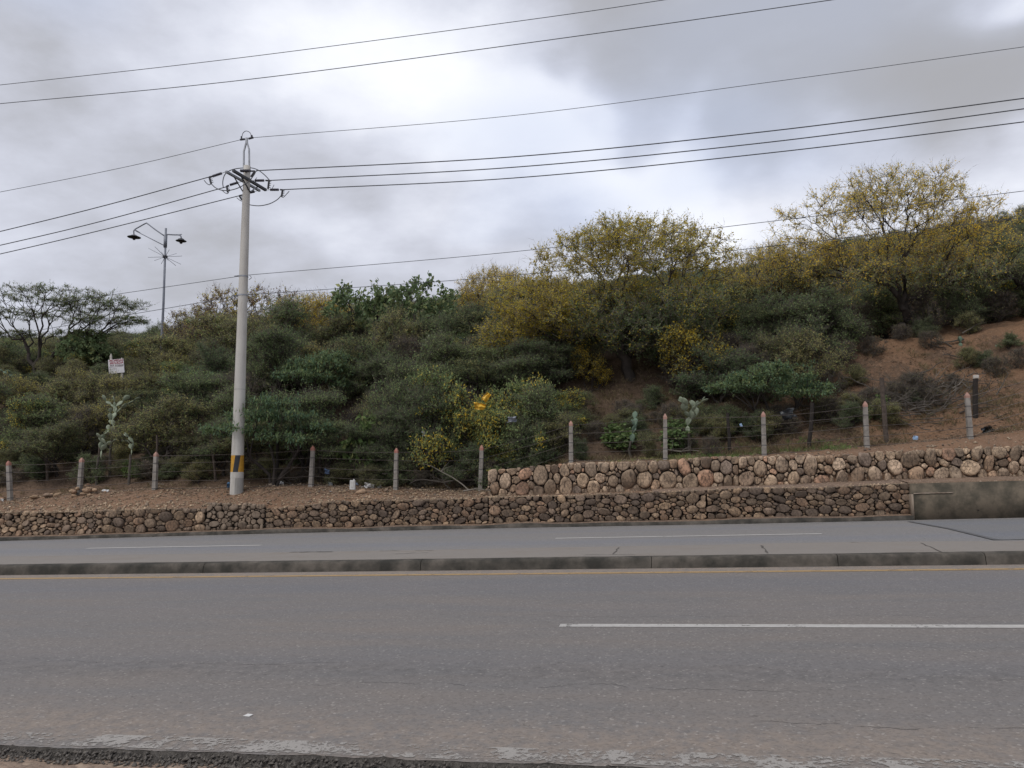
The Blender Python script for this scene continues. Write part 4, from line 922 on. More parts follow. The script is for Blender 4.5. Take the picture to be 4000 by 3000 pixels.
def mixf(rg, fy):      # fraction of the second / third leaf colour as a function of position
    def f(P):
        a = fy(P); u = rg.random(len(P)) ; cl = vnoise(P[:, 0] * 1.6 + 31, P[:, 2] * 1.6 + P[:, 1] * 1.1) * .9
        return np.where(u + cl * .6 < a, 1, 0)
    return f
rgm = np.random.default_rng(55)
# bushes -----------------------------------------------------------
def discs(seed, n, R_, h0, h1, th=.14, lean=0.0):
    r = random.Random(seed); L_ = []
    for k in range(n):
        a = r.uniform(0, 6.28); h = h0 + (h1 - h0) * (k + r.random()) / n; d = R_ * r.uniform(.15, 1.0) * (1 - .45 * (h - h0) / (h1 - h0)); w_ = r.uniform(.42, .8) * R_ * .62
        L_.append((d * math.cos(a) + lean * h, d * math.sin(a) * .85, h, w_, w_ * .85, th * r.uniform(.8, 2.6), w_ * w_))
    return L_
for i_ in range(3):
    proto('olive%d' % i_, 10 + i_, discs(110 + i_, 13, 1.35, .35, 1.9, .16), 240, (4, 4, 4, 4), (.42, .58, .68, .78), .06, .085,
          (12, .50, .4, .75, .0055, 1), (12500, .068, .2, .024, [L_olive, L_green if i_ else L_yolive], mixf(rgm, lambda P: .16 + .08 * (P[:, 2] > 1.3)), .42), tmat=M_twig, rmin=.007)
for i_ in range(2):
    proto('green%d' % i_, 20 + i_, discs(120 + i_, 13, 1.35, .3, 2.0, .20), 240, (4, 4, 4, 4), (.42, .58, .68, .78), .07, .085,
          (12, .46, .4, .75, .0055, 1), (13500, .068, .22, .026, [L_dark, L_green], mixf(rgm, lambda P: .45), .4), tmat=M_twig, rmin=.007)
proto('dry', 30, [(0, 0, 1.0, 1.2, 1.1, .9, 3), (.4, .2, 1.5, .7, .7, .5, 1)], 170, (5, 4, 4, 4), (.4, .6, .7, .8), .05, .10, (15, .38, .3, .9, .0055, 1), (1500, .07, .2, .03, [L_brown, L_olive], mixf(rgm, lambda P: .35), .4), wood=M_twig, rmin=.009)
proto('gold', 31, [(0, 0, 1.3, 1.0, .8, .8, 3), (.8, -.2, .8, .7, .6, .4, 1), (-.7, 0, 1.7, .5, .5, .4, .8)], 170, (4, 4, 4, 4), (.45, .6, .7, .8), .05, .09, (12, .34, .1, .8, .005, 1), (7000, .07, .26, .03, [L_olive, L_yel], mixf(rgm, lambda P: .42), .4), rmin=.008)
proto('fleck', 32, discs(132, 13, 1.5, .35, 1.95, .2), 240, (4, 4, 4, 4), (.45, .6, .7, .8), .06, .09, (12, .34, .2, .8, .005), (13000, .065, .22, .03, [L_green, L_yolive, L_yel], lambda P: np.where(rgm.random(len(P)) + .8 * vnoise(P[:, 0] * 2, P[:, 2] * 2 + P[:, 1]) < .78, 0, np.where(rgm.random(len(P)) < .7, 1, 2)), .4), rmin=.008)
proto('flat', 33, [(0, 0, 1.45, 1.5, 1.2, .06, 3), (-1.0, -.3, 1.15, 1.0, .8, .05, 2), (1.1, .2, 1.2, .9, .8, .05, 2), (.1, -.3, 1.68, .8, .7, .05, 1), (.5, -.5, .98, .8, .6, .05, 1.2)], 170, (3, 4, 4, 4), (.55, .65, .75, .8), .07, .05,
      (10, .32, .05, .28, .004), (12000, .085, .2, .022, [L_blue, L_green], mixf(rgm, lambda P: .45), .85), rmin=.007)
proto('leafy', 34, [(0, 0, .8, .8, .6, .75, 3), (.2, 0, 1.4, .45, .4, .5, 1)], 110, (4, 4, 4), (.45, .65, .8), .03, .08, (8, .22, .1, .9, .004), (1500, .15, .32, .03, [L_fresh, L_green], mixf(rgm, lambda P: .5), .3, .5), rmin=.006)
for i_ in range(3):
    proto('tall%d' % i_, 60 + i_, discs(160 + i_ * 7, 12, 1.5, 1.1, 2.7, .12), 250, (2, 3, 4, 4, 3), (.38, .5, .62, .72, .8), .075, .085,
          (11, .48, .25, .6, .0055, 1), (12500, .07, .2, .024, [L_olive, L_green, L_dark], [lambda P: rgm.choice([0, 0, 1], len(P)), lambda P: rgm.choice([1, 1, 2], len(P)), lambda P: rgm.choice([2, 1, 1], len(P))][i_], .6), tmat=M_twig, rmin=.008)
# trees ------------------------------------------------------------
g = proto('gold_tree_right', 41, [(-.3, 0, 4.9, 4.2, 2.6, 1.7, 5), (.2, 0, 6.1, 2.6, 2.0, 1.0, 2.2), (2.6, .1, 4.2, 2.2, 1.6, 1.3, 2), (-3.4, 0, 3.5, 1.7, 1.5, 1.0, 1.6), (-1.6, -.5, 2.7, 2.0, 1.4, 1.0, 1.8), (1.9, -.4, 2.6, 1.9, 1.3, 1.0, 1.8), (0, -.5, 3.2, 2.5, 1.3, .9, 1.6)], 1400, (1, 4, 5, 4, 4, 3), (.36, .42, .55, .62, .7, .8), .20, .07,
      (8, .58, .45, .9, .006, 1), (56000, .060, .28, .02, [L_green, L_yolive, L_yel], lambda P: np.where(rgm.random(len(P)) + .5 * vnoise(P[:, 0] * .9, P[:, 2] * .9 + P[:, 1]) < np.clip((3.9 - P[:, 2]) * .4, .05, .7), 0, np.where(rgm.random(len(P)) < .5, 1, 2)), .4, 0, .8), rmin=.010, tmat=M_twigl)
proto('gold_tree_mid', 42, [(.2, 0, 3.9, 3.4, 2.4, 1.4, 5), (.3, 0, 4.7, 2.3, 1.8, .95, 2), (-3.0, -.3, 2.6, 1.6, 1.3, 1.0, 2.4), (-3.7, -.4, 1.6, 1.0, .9, .7, 1), (1.4, -.5, 2.2, 2.0, 1.4, 1.0, 2), (-1.0, -.8, 2.1, 2.2, 1.2, 1.0, 2.6), (.2, -.8, 1.5, 1.8, 1.0, .7, 1.2)], 1450, (1, 4, 5, 4, 4, 3), (.34, .42, .55, .62, .7, .8), .19, .07,
      (8, .54, .4, .9, .006, 1), (98000, .058, .28, .022, [L_green, L_yolive, L_yel], lambda P: np.where(rgm.random(len(P)) + .6 * vnoise(P[:, 0] * .9, P[:, 2] * .9 + P[:, 1]) < np.clip((3.6 - P[:, 2]) * .42 - .9 * (P[:, 0] < -1.7), .04, .72), 0, np.where(rgm.random(len(P)) < .42, 1, 2)), .4, 0, .8), rmin=.010, tmat=M_twigl)
for i_ in range(2):
    proto('gold_tree_small%d' % i_, 43 + i_, [(0, 0, 2.9, 2.1, 1.7, .95, 4), (1.2 - i_ * 2.2, 0, 2.3, 1.4, 1.2, .7, 1.5), (0, 0, 3.5, 1.3, 1.1, .6, 1)], 480, (3, 4, 4, 4, 3), (.5, .55, .65, .7, .8), .11, .08,
      (8, .52, .5, .95, .006, 1), (19000, .058, .25, .02, [L_olive, L_yolive, L_yel], lambda P: np.where(P[:, 2] < 2.4, rgm.integers(0, 3, len(P)), 1 + (rgm.random(len(P)) < .5)), .4, 0, .62), rmin=.009, tmat=M_twigl)
proto('pink_tree', 45, [(0, 0, 2.6, 2.1, 1.6, .9, 4), (1.2, 0, 2.1, 1.3, 1.1, .7, 1), (-1.1, 0, 2.0, 1.2, 1.0, .6, 1)], 330, (4, 4, 4, 4, 3), (.45, .55, .65, .7, .8), .10, .09, (9, .36, .5, .95, .005, 2), (11000, .05, .35, .02, [L_pink, L_yolive], mixf(rgm, lambda P: .3), .3), wood=M_twig, rmin=.009)
proto('umbrella_tree', 46, [(-.3, 0, 4.35, 3.6, 2.4, .16, 3), (2.2, .1, 3.75, 3.0, 1.9, .14, 3), (3.3, -.2, 2.9, 2.4, 1.5, .13, 2), (1.8, 0, 2.3, 2.4, 1.4, .12, 1.4), (-3.0, 0, 3.5, 2.2, 1.6, .14, 2), (-2.9, .2, 2.5, 1.7, 1.2, .12, 1), (.3, .1, 3.3, 2.0, 1.6, .13, 1)], 620, (4, 4, 4, 4, 3), (.5, .55, .62, .7, .8), .17, .05,
      (9, .42, .08, .22, .0055, 1), (19000, .10, .17, .02, [L_green, L_olive], mixf(rgm, lambda P: .4), .9), rmin=.011, base=(-1.2, 0, 0), d0=(.2, 0, 1))
proto('broadleaf_tree', 47, [(-.9, 0, 2.6, 1.6, 1.2, .8, 3), (1.0, 0, 2.5, 1.6, 1.2, .85, 3), (1.9, 0, 2.0, 1.0, .9, .6, 1), (-1.9, 0, 2.2, .9, .8, .55, 1), (0, 0, 1.7, 1.7, 1.3, .6, 1.2)], 210, (3, 4, 4, 4), (.5, .6, .7, .8), .10, .06, (6, .26, .3, .9, .005), (5200, .16, .30, .05, [L_dark, L_green], mixf(rgm, lambda P: .1), .3, .4), rmin=.010)
proto('round_tree', 48, [(0, 0, 1.9, 1.6, 1.3, .9, 4), (.9, 0, 1.5, .9, .9, .6, 1)], 160, (3, 4, 4, 4), (.5, .6, .7, .8), .09, .06, (6, .25, .1, .9, .005), (2600, .19, .33, .05, [L_dark], one, .3, .5), rmin=.01)
g = proto('limb_tree', 49, [(0, 0, 2.9, 2.6, 1.8, .35, 3), (1.5, 0, 2.3, 1.9, 1.4, .3, 2), (-1.6, 0, 2.1, 1.5, 1.2, .3, 1)], 280, (4, 4, 4, 4), (.5, .6, .7, .8), .13, .09, (9, .38, .2, .5, .006, 1), (11000, .085, .2, .025, [L_dark, L_olive], mixf(rgm, lambda P: .35), .6), rmin=.011)

KIND = {'tall0': ('tree', 'small olive thorn tree'), 'tall1': ('tree', 'small green thorn tree'), 'tall2': ('tree', 'small dark thorn tree'), 'olive0': ('bush', 'olive brown feathery thorn bush'), 'olive1': ('bush', 'olive green feathery thorn bush'), 'olive2': ('bush', 'dull olive spreading thorn bush'),
        'green0': ('bush', 'dark green dense bush'), 'green1': ('bush', 'dark green rounded bush'), 'dry': ('bush', 'bare grey twiggy dry bush'), 'gold': ('bush', 'golden yellow leaved shrub'),
        'fleck': ('bush', 'green bush flecked with yellow leaves'), 'flat': ('tree', 'small flat topped tree with layered bluish green sprays'), 'leafy': ('bush', 'fresh green broad leaved shrub')}
plants = []
def plant(kind, X_, Y_, s=1.0, label=None, cat=None, rz=None, sz=None, zoff=0.0, name=None, group=None, sx=None):
    wm, cm, tm = PROTO[kind]; z = gz(X_, Y_) + zoff
    tree = (cat or KIND.get(kind, ('bush',))[0]) == 'tree'
    nm = name or ('tree' if tree else 'bush'); o = empty(nm, (X_, Y_, z - .05), random.uniform(-math.pi, math.pi) if rz is None else rz)
    o.scale = (s if sx is None else sx, s, s if sz is None else sz)
    b = link('trunk' if tree else 'branches', wm, o); b['part'] = 1
    if cm: link('crown' if tree else 'foliage', cm, o)
    link('twigs', tm, o)
    o['category'] = cat or KIND[kind][0]
    if group: o['group'] = group
    if label: o['label'] = label
    plants.append((o, kind, X_, Y_, label)); return o
def pl(kind, px, Y, top, h0, **k):       # stands at image column px, distance Y; its top reaches row `top`; h0 = crown height of the model
    x = Xof(px, Y, top); zt = at(px, top, Y).z; z = gz(x, Y); s = max(.3, (zt - z) / h0); return plant(kind, x, Y, k.pop('s', s), sz=s, **k)
# the named trees
pl('gold_tree_right', 3470, 31.9, 640, 7.3, s=1.04, rz=.0, cat='tree', name='thorn_tree', label='largest golden thorn tree, on the crest at the right, bare twigs against the sky')
pl('gold_tree_mid', 2450, 29.9, 850, 5.6, s=1.24, rz=.0, cat='tree', name='thorn_tree', label='big golden and green thorn tree in the middle with a yellow lobe hanging left')
pl('gold_tree_small0', 3010, 34.5, 955, 4.1, s=1.05, rz=.3, cat='tree', name='thorn_tree', label='small crooked yellow thorn tree in the gap between the two big golden trees')
pl('gold_tree_small1', 3690, 35.2, 930, 4.1, s=.95, rz=1.0, cat='tree', name='thorn_tree', label='yellow thorn tree leaning right, immediately right of the largest golden tree trunk')
pl('gold_tree_small1', 1940, 38.5, 1045, 4.1, s=1.15, rz=.2, cat='tree', name='thorn_tree', label='pale yellow spiky thorn tree on the skyline left of the middle golden tree')
pl('gold_tree_small0', 2170, 35.5, 1080, 4.1, s=.9, rz=2.5, cat='tree', name='thorn_tree', label='thin yellowish thorn tree tucked behind the left side of the middle golden tree')
pl('pink_tree', 1010, 38.0, 1115, 3.5, s=1.6, rz=.4, cat='tree', name='thorn_tree', label='pinkish half bare thorn tree on the skyline just right of the utility pole')
pl('pink_tree', 800, 36.5, 1205, 3.5, s=1.2, rz=2.1, cat='tree', name='thorn_tree', label='pinkish bare thorn tree on the skyline between street lamp and utility pole')
pl('gold_tree_small0', 1230, 38.0, 1150, 4.1, s=1.4, rz=1.4, cat='tree', name='thorn_tree', label='low yellow tinged thorn tree on the skyline left of the broad leaved tree')
pl('umbrella_tree', 235, 38.5, 1135, 4.5, s=1.1, rz=0, cat='tree', name='umbrella_tree', label='flat topped umbrella acacia with layered branches at the far left skyline')
pl('umbrella_tree', -260, 44.0, 1230, 4.5, s=.9, rz=1.2, cat='tree', name='umbrella_tree', label='umbrella acacia cut off by the left edge of the view')
pl('broadleaf_tree', 1535, 35.0, 1080, 3.4, s=1.3, rz=.0, cat='tree', name='broadleaf_tree', label='glossy dark green broad leaved tree standing alone above the brush')
pl('round_tree', 330, 38.5, 1290, 2.8, s=1.05, rz=.0, cat='tree', name='broadleaf_tree', label='dark broad leaved tree under the right side of the umbrella acacia')
pl('limb_tree', 4050, 33.0, 960, 3.3, s=1.15, rz=.4, cat='tree', name='thorn_tree', label='dark limbed green thorn tree cut off by the right edge of the view')
pl('limb_tree', 1850, 34.5, 1230, 3.3, s=.9, rz=2.0, cat='tree', name='thorn_tree', label='crooked dark trunked thorn tree below the pale yellow skyline tree')
pl('limb_tree', 2830, 33.5, 1130, 3.3, s=.95, rz=1.0, cat='tree', name='thorn_tree', label='sprawling dark limbed thorn tree right of the middle golden tree')
for px_, Y_, tp_, lb_ in ((1180, 29.5, 1400, 'dark limbed thorn tree midway up the bank above the fourth fence post'), (1420, 30.8, 1330, 'dark limbed thorn tree high on the bank left of the clumped prickly pear'), (560, 28.5, 1520, 'dark limbed thorn tree low on the bank left of the utility pole'), (1900, 28.8, 1400, 'dark limbed thorn tree above the yellow plastic bag'), (2160, 29.5, 1380, 'dark limbed thorn tree below the yellow lobe of the middle golden tree'), (180, 30.8, 1480, 'dark limbed thorn tree under the umbrella acacia')):
    pl('limb_tree', px_, Y_, tp_, 3.3, s=.72, rz=px_ * .7, cat='tree', name='thorn_tree', label=lb_)
pl('limb_tree', 3080, 31.2, 1215, 3.3, s=.85, rz=4.0, cat='tree', name='thorn_tree', label='twisted thorn tree with bare dark limbs left of the red earth slope')
pl('flat', 3010, 26.6, 1428, 1.75, s=1.25, rz=.2, cat='tree', name='thorn_tree', label='small flat topped blue green thorn tree left of the red earth slope')
pl('flat', 1080, 23.9, 1560, 1.75, s=1.15, rz=.1, cat='tree', name='thorn_tree', label='layered green thorn tree reaching in front of the utility pole')
pl('flat', 1270, 28.8, 1385, 1.75, s=1.3, rz=1.1, cat='tree', name='thorn_tree', label='bright green layered thorn tree midway up the bank, right of the pole')
pl('flat', 760, 29.3, 1455, 1.75, s=1.2, rz=2.1, cat='tree', name='thorn_tree', label='pale green layered thorn tree midway up the bank, left of the pole')
pl('gold', 2720, 28.6, 1260, 2.2, s=1.25, rz=.5, name='shrub', label='golden yellow shrub hanging below the right side of the middle golden tree')
pl('gold', 2300, 29.4, 1345, 2.2, s=.62, rz=.5, name='shrub', label='small bright yellow spray below the trunk of the middle golden tree')
pl('leafy', 1410, 25.0, 1600, 1.9, s=.95, rz=.4, name='shrub', label='fresh green broad leaved shrub hanging behind the fence, right of the pole')
pl('leafy', 2640, 25.3, 1625, 1.9, s=.85, rz=1.4, name='shrub', label='bright green leafy shrub behind the fence beside the pale cactus')
pl('leafy', 2420, 25.4, 1640, 1.9, s=.9, rz=2.4, name='shrub', label='bluish green leafy shrub behind the fence on the upper wall')
pl('fleck', 2010, 25.6, 1470, 2.1, s=1.1, rz=0, name='shrub', label='yellow flecked green bush just right of the yellow plastic bag')
pl('fleck', 1760, 25.9, 1440, 2.1, s=1.25, rz=2, name='shrub', label='large yellow flecked bush just left of the yellow plastic bag')
pl('green0', 2120, 25.9, 1500, 2.2, s=1.0, rz=1, name='shrub', label='dark green bush hanging over the left end of the upper stone wall')
pl('green1', 1560, 25.8, 1500, 2.2, s=1.05, rz=3, name='shrub', label='dense dark green bush behind the fence over the white litter')
pl('fleck', 150, 26.5, 1560, 2.1, s=1.0, rz=4, name='shrub', label='yellow flecked bush on the left bank above the leftmost posts')
pl('green0', 3440, 34.9, 1120, 2.2, s=1.1, rz=1, name='shrub', label='dark green bush around the trunk of the largest golden tree')
for px_, Y_, tp_, k_, lb_ in ((455, 28.8, 1490, 'olive0', 'olive feathery bush directly below the white sign'), (520, 29.6, 1470, 'olive2', 'dull green bush just right of the feet of the white sign'), (400, 29.4, 1480, 'olive1', 'olive green bush just left of the feet of the white sign'),
        (470, 27.4, 1560, 'olive2', 'olive bush between the white sign and the pale prickly pear'), (360, 26.9, 1600, 'olive0', 'brownish olive bush left of the pale prickly pear')):
    pl(k_, px_, Y_, tp_, 2.0, s=.95, name='bush', label=lb_)
for px_, Y_, tp_, k_, h_, lb_ in ((900, 34.5, 1225, 'tall0', 2.8, 'olive thorn tree on the skyline behind the utility pole'), (1130, 34.0, 1190, 'tall1', 2.8, 'wide green thorn tree on the skyline right of the utility pole'), (1330, 34.5, 1245, 'tall0', 2.8, 'olive thorn tree on the skyline left of the broad leaved tree'), (700, 34.0, 1310, 'tall0', 2.8, 'olive thorn tree just right of the foot of the street lamp'), (1740, 33.5, 1255, 'tall1', 2.8, 'green thorn tree just right of the broad leaved tree')):
    pl(k_, px_, Y_, tp_, h_, s=1.5, cat='tree', name='thorn_tree', label=lb_)
named = len(plants)
# the brush that covers the bank, one bush at a time
rb = random.Random(21); kinds_l = ['olive0', 'olive1', 'olive2', 'olive1', 'green0', 'dry', 'olive2', 'fleck']; kinds_r = ['olive1', 'green1', 'dry', 'green0', 'olive2', 'fleck', 'green0']
def bare(px, Y):
    if Y < 31.6 and px > 3260: return True
    if Y < 27.3 and px > 2200: return rb.random() < .35
    if 2250 < px < 2560 and Y < 29.4: return rb.random() < .7
    if Y < 28 and 330 < px < 480 and rb.random() < .5: return True
    if Y < 27 and px < 110: return True
    return False
for Y0, stp, smin, smax in ((25.0, 125, .62, .82), (26.9, 125, .7, .95), (28.6, 130, .78, 1.05), (30.4, 130, .8, 1.1), (32.4, 140, .8, 1.1), (34.8, 150, .8, 1.1), (37.6, 170, .8, 1.15)):
    px = -160 + rb.uniform(0, 100)
    while px < 4150:
        Y = Y0 + rb.uniform(-.6, .6)
        if not bare(px, Y) and not (350 < px < 540 and Y < 26.8) and not (395 < px < 545 and 28.2 < Y < 33.6) and not (2330 < px < 2600 and 28.3 < Y < 31.5) and not (3360 < px < 3600 and 29 < Y < 33) and not (2830 < px < 3210 and Y < 28.4) and not (1150 < px < 1400 and 27.4 < Y < 29.9) and not (650 < px < 870 and 27.6 < Y < 30.3):
            k = rb.choice(kinds_l if px < 1300 else kinds_r); s = rb.uniform(smin, smax)
            if px < 2200 and Y < 29.5 and rb.random() < (.8 if Y < 26.3 else .4): k = rb.choice(['tall0', 'tall1', 'tall2', 'tall0'] if px < 1200 else ['tall1', 'tall2', 'tall2']); s = s * 1.08
            if Y > 30 and rb.random() < .16: k = rb.choice(['tall0', 'tall1', 'tall0'])
            if px > 2200 and Y < 27.3: s *= .45; k = rb.choice(['dry', 'olive1', 'green1', 'dry', 'olive2'])
            if px > 3250 and Y < 33.5: s *= .85; k = rb.choice(['dry', 'dry', 'olive2', 'green1'])
            if 330 < px < 600 and 26.8 < Y < 33.6: s *= .66
            if px < 640 and Y > 31: s *= .6
            if px < 260 and 29.6 < Y < 36: s *= .6
            plant(k, Xof(px, Y, 1500), Y, s, sz=s * rb.uniform(.8, 1.25), sx=s * rb.uniform(1.0, 1.35))
        px += stp * rb.uniform(.75, 1.3)
for px, Y, k, s in ((3500, 27.3, 'dry', .5), (3590, 27.6, 'dry', .55), (3410, 27.1, 'dry', .45), (3660, 27.2, 'dry', .42), (3550, 28.4, 'dry', .4), (3860, 29.2, 'green1', .3), (3990, 29.0, 'dry', .4), (3620, 31.4, 'green0', .4), (3800, 31.2, 'olive1', .42), (3350, 29.0, 'olive2', .4), (3420, 30.4, 'dry', .45), (3320, 27.0, 'olive1', .35), (3430, 26.6, 'leafy', .5), (3560, 27.3, 'green0', .25), (3650, 30.6, 'dry', .4), (3800, 29.5, 'olive2', .38), (3900, 28.7, 'dry', .42), (3720, 28.0, 'dry', .3), (3960, 30.0, 'green0', .3), (3540, 31.0, 'dry', .35), (2500, 26.2, 'green1', .3), (2330, 26.4, 'dry', .4), (3250, 28.5, 'dry', .5), (3300, 30.0, 'dry', .5),
                    (2270, 27.6, 'olive1', .5), (2560, 28.2, 'green0', .45), (2440, 27.4, 'dry', .4), (60, 27.5, 'green0', .5), (430, 26.9, 'olive2', .4), (200, 24.9, 'dry', .3), (520, 24.8, 'leafy', .4), (700, 24.9, 'olive1', .35)):
    plant(k, Xof(px, Y, 1600), Y, s, sz=s * .9)
for Y0, stp in ((24.7, 78), (25.8, 84), (26.7, 95)):
    px = -120 + rb.uniform(0, 60)
    while px < (3320 if Y0 < 25 else 3500):
        if px < 2160 or Y0 > 24.9:
            Y = Y0 + rb.uniform(-.3, .3); s = rb.uniform(.28, .48)
            if not (2480 < px < 2800 and Y0 < 26) and rb.random() < (.70 if px < 2160 else .5): plant(rb.choice(['dry', 'green1', 'green0', 'dry', 'olive2', 'olive1']), Xof(px, Y, 1600), Y, s, sz=s * rb.uniform(.7, 1.1), sx=s * 1.25)
        px += stp * rb.uniform(.6, 1.4)
postpx = [p[2] for p in POSTS[:-1]]; ordn = ['first', 'second', 'third', 'fourth', 'fifth', 'sixth', 'seventh', 'eighth', 'ninth', 'tenth', 'eleventh']
cells = {}
for rec in plants[named:]:
    o, k, x, y, _ = rec; px = 2000 + F * math.tan(math.atan2(x, y) + YAW)
    j = sum(1 for p in postpx if p < px)
    col = 'left of the first concrete post' if j == 0 else 'right of the last concrete post' if j >= 11 else 'above the %s concrete post' % ordn[j - 1]
    row = 'at the bank foot' if y < 26.4 else 'low on the bank' if y < 28 else 'midway up the bank' if y < 29.8 else 'high on the bank' if y < 31.8 else 'along the crest' if y < 34 else 'behind the crest' if y < 36.6 else 'farther up the hill'
    cells.setdefault((k, col, row), []).append((px, o))
for (k, col, row), L_ in cells.items():
    L_.sort(key=lambda a: a[0])
    for n_, (px, o) in enumerate(L_):
        suf = '' if len(L_) == 1 else (', left one' if n_ == 0 else ', right one' if n_ == len(L_) - 1 else ', middle one' if len(L_) == 3 else ', %s one' % ordn[n_])
        d = {'tall0': 'small olive tree', 'tall1': 'small green tree', 'tall2': 'small dark tree', 'olive0': 'olive brown bush', 'olive1': 'olive green bush', 'olive2': 'dull spreading bush', 'green0': 'dark dense bush', 'green1': 'dark rounded bush', 'dry': 'bare twiggy bush', 'fleck': 'yellow flecked bush', 'leafy': 'leafy shrub', 'gold': 'golden shrub', 'flat': 'flat bush'}[k]
        o['label'] = '%s %s, %s%s' % (d, row, col, suf); o['group'] = 'thorn bushes covering the bank'
# far brush: nobody could count it
def scrub(name, kinds, area, n, smin, smax, seed):
    rg = np.random.default_rng(seed); per = n // len(kinds)
    for q, k in enumerate(kinds):
        X_ = rg.uniform(area[0], area[1], per * 3); Y_ = area[2] + (area[3] - area[2]) * rg.random(per * 3) ** 1.0
        a = np.degrees(np.arctan2(X_, Y_)) + 10.3; ok = (a > -37) & (a < 37); X_, Y_ = X_[ok][:per], Y_[ok][:per]; V = np.stack([X_, Y_, Gz(X_, Y_) - .1], 1)
        me = bpy.data.meshes.new(name); me.vertices.add(len(V)); me.vertices.foreach_set('co', V.astype(np.float32).ravel()); me.update()
        o = link(name, me); o['kind'] = 'stuff'; ng = bpy.data.node_groups.new(name, 'GeometryNodeTree')
        ng.interface.new_socket('Geometry', in_out='INPUT', socket_type='NodeSocketGeometry'); ng.interface.new_socket('Geometry', in_out='OUTPUT', socket_type='NodeSocketGeometry')
        N = ng.nodes; Lk = ng.links; gi = N.new('NodeGroupInput'); go = N.new('NodeGroupOutput'); ip = N.new('GeometryNodeInstanceOnPoints'); jn = N.new('GeometryNodeJoinGeometry')
        mp = N.new('GeometryNodeMeshToPoints'); Lk.new(gi.outputs[0], mp.inputs[0])
        src = [c for c in bpy.data.objects if c.data in PROTO[k] and c.type == 'MESH']
        for m_ in {c.data for c in src}:
            oi = N.new('GeometryNodeObjectInfo'); oi.inputs[0].default_value = [c for c in src if c.data == m_][0]; oi.transform_space = 'ORIGINAL'; Lk.new(oi.outputs['Geometry'], jn.inputs[0])
        g2 = N.new('GeometryNodeGeometryToInstance'); Lk.new(jn.outputs[0], g2.inputs[0]); Lk.new(mp.outputs[0], ip.inputs['Points']); Lk.new(g2.outputs[0], ip.inputs['Instance'])
        rv = N.new('FunctionNodeRandomValue'); rv.data_type = 'FLOAT_VECTOR'; rv.inputs[0].default_value = (0, 0, 0); rv.inputs[1].default_value = (0, 0, 6.28); Lk.new(rv.outputs[0], ip.inputs['Rotation'])
        rs = N.new('FunctionNodeRandomValue'); rs.data_type = 'FLOAT'; rs.inputs[2].default_value = smin; rs.inputs[3].default_value = smax; rs.inputs[8].default_value = 5; Lk.new(rs.outputs[1], ip.inputs['Scale'])
        Lk.new(ip.outputs[0], go.inputs[0]); md = o.modifiers.new('scatter', 'NODES'); md.node_group = ng
scrub('hillside_scrub', ['olive1', 'green0', 'olive2', 'green1', 'dry', 'fleck'], (-85, 45, 39.5, 66), 1150, .75, 1.2, 5)
scrub('far_hill_scrub', ['olive1', 'green0', 'green1', 'olive2'], (-115, 70, 64, 99), 2100, .8, 1.35, 6)

# ------------------------------------------------------------------ prickly pear cacti
def cact_m(name, c): return simple(name, c, tuple(a * .8 for a in c), 5, .7, .3, rnd=.12)
M_cac = cact_m('cactus_skin', (.25, .285, .20)); M_cacd = cact_m('dark_cactus_skin', (.13, .185, .13))
def pad_mesh(name, mat):
    mb = MB(); n = 10; m_ = 6; P = []
    for i in range(m_ + 1):
        v = i / m_; z = v; w_ = math.sin(math.pi * v) ** .75 * (.62 + .5 * v) * .36 + (.05 if i == 0 else 0)
        for k in range(n): a = 2 * math.pi * k / n; P.append((w_ * math.cos(a), w_ * .26 * math.sin(a), z))
    F_ = [(i * n + k, i * n + (k + 1) % n, (i + 1) * n + (k + 1) % n, (i + 1) * n + k) for i in range(m_) for k in range(n)]
    me = bpy.data.meshes.new(name); me.from_pydata(P, [], F_); me.materials.append(mat); me.polygons.foreach_set('use_smooth', [True] * len(F_)); return me
PADS = {0: pad_mesh('pad', M_cac), 1: pad_mesh('pad', M_cacd)}
def cactus(px, py, Y, ptop, npad, seed, label, mk=0, sz=.27, lean=0.0, fan=.75):
    r = random.Random(seed); x = Xof(px, Y, py); b = Vector((x, Y, min(at(px, py, Y).z, gz(x, Y) + 4))); H = at(px, ptop, Y).z - b.z
    root = empty('prickly_pear', b); tag(root, label, 'cactus', 'prickly pear cacti')
    if b.z > gz(x, Y): mb = MB(); mb.tube([(0, 0, gz(x, Y) - b.z - .1), (r.uniform(-.1, .1), 0, (gz(x, Y) - b.z) / 2), (0, 0, .05)], [.05, .045, .04], 6); mb.build('stem', M_twig, root)
    front = [(Vector((r.uniform(-.1, .1), 0, 0)), Vector((lean, 0, 1)).normalized())]; cnt = 0
    while cnt < npad and front:
        p, d = front.pop(0 if r.random() < .75 else -1); s = sz * r.uniform(.75, 1.2); o = link('pad', PADS[mk], root); o.location = p
        o.rotation_euler = (d.to_track_quat('Z', 'Y') @ Matrix.Rotation(r.uniform(-.8, .8), 3, 'Z').to_quaternion()).to_euler(); o.scale = (s, s, s); cnt += 1
        e_ = p + d * s * .96
        for _ in range(2 if r.random() < .75 else 1):
            nd = (d + Vector((r.uniform(-fan, fan) * 1.3, r.uniform(-.4, .4), r.uniform(-.1, .45)))).normalized()
            if e_.z < H: front.append((e_, nd))
cactus(440, 1690, 24.9, 1560, 24, 3, 'pale prickly pear poking out of the olive bushes left of the pole')
cactus(385, 1790, 24.3, 1660, 12, 8, 'low prickly pear arching behind the second concrete post', fan=1.0)
cactus(510, 1780, 24.3, 1640, 8, 12, 'prickly pear with drooping pads behind the third concrete post', fan=1.0)
cactus(1655, 1450, 31.5, 1320, 16, 5, 'pale branching prickly pear high on the bank below the broad leaved tree', lean=.4)
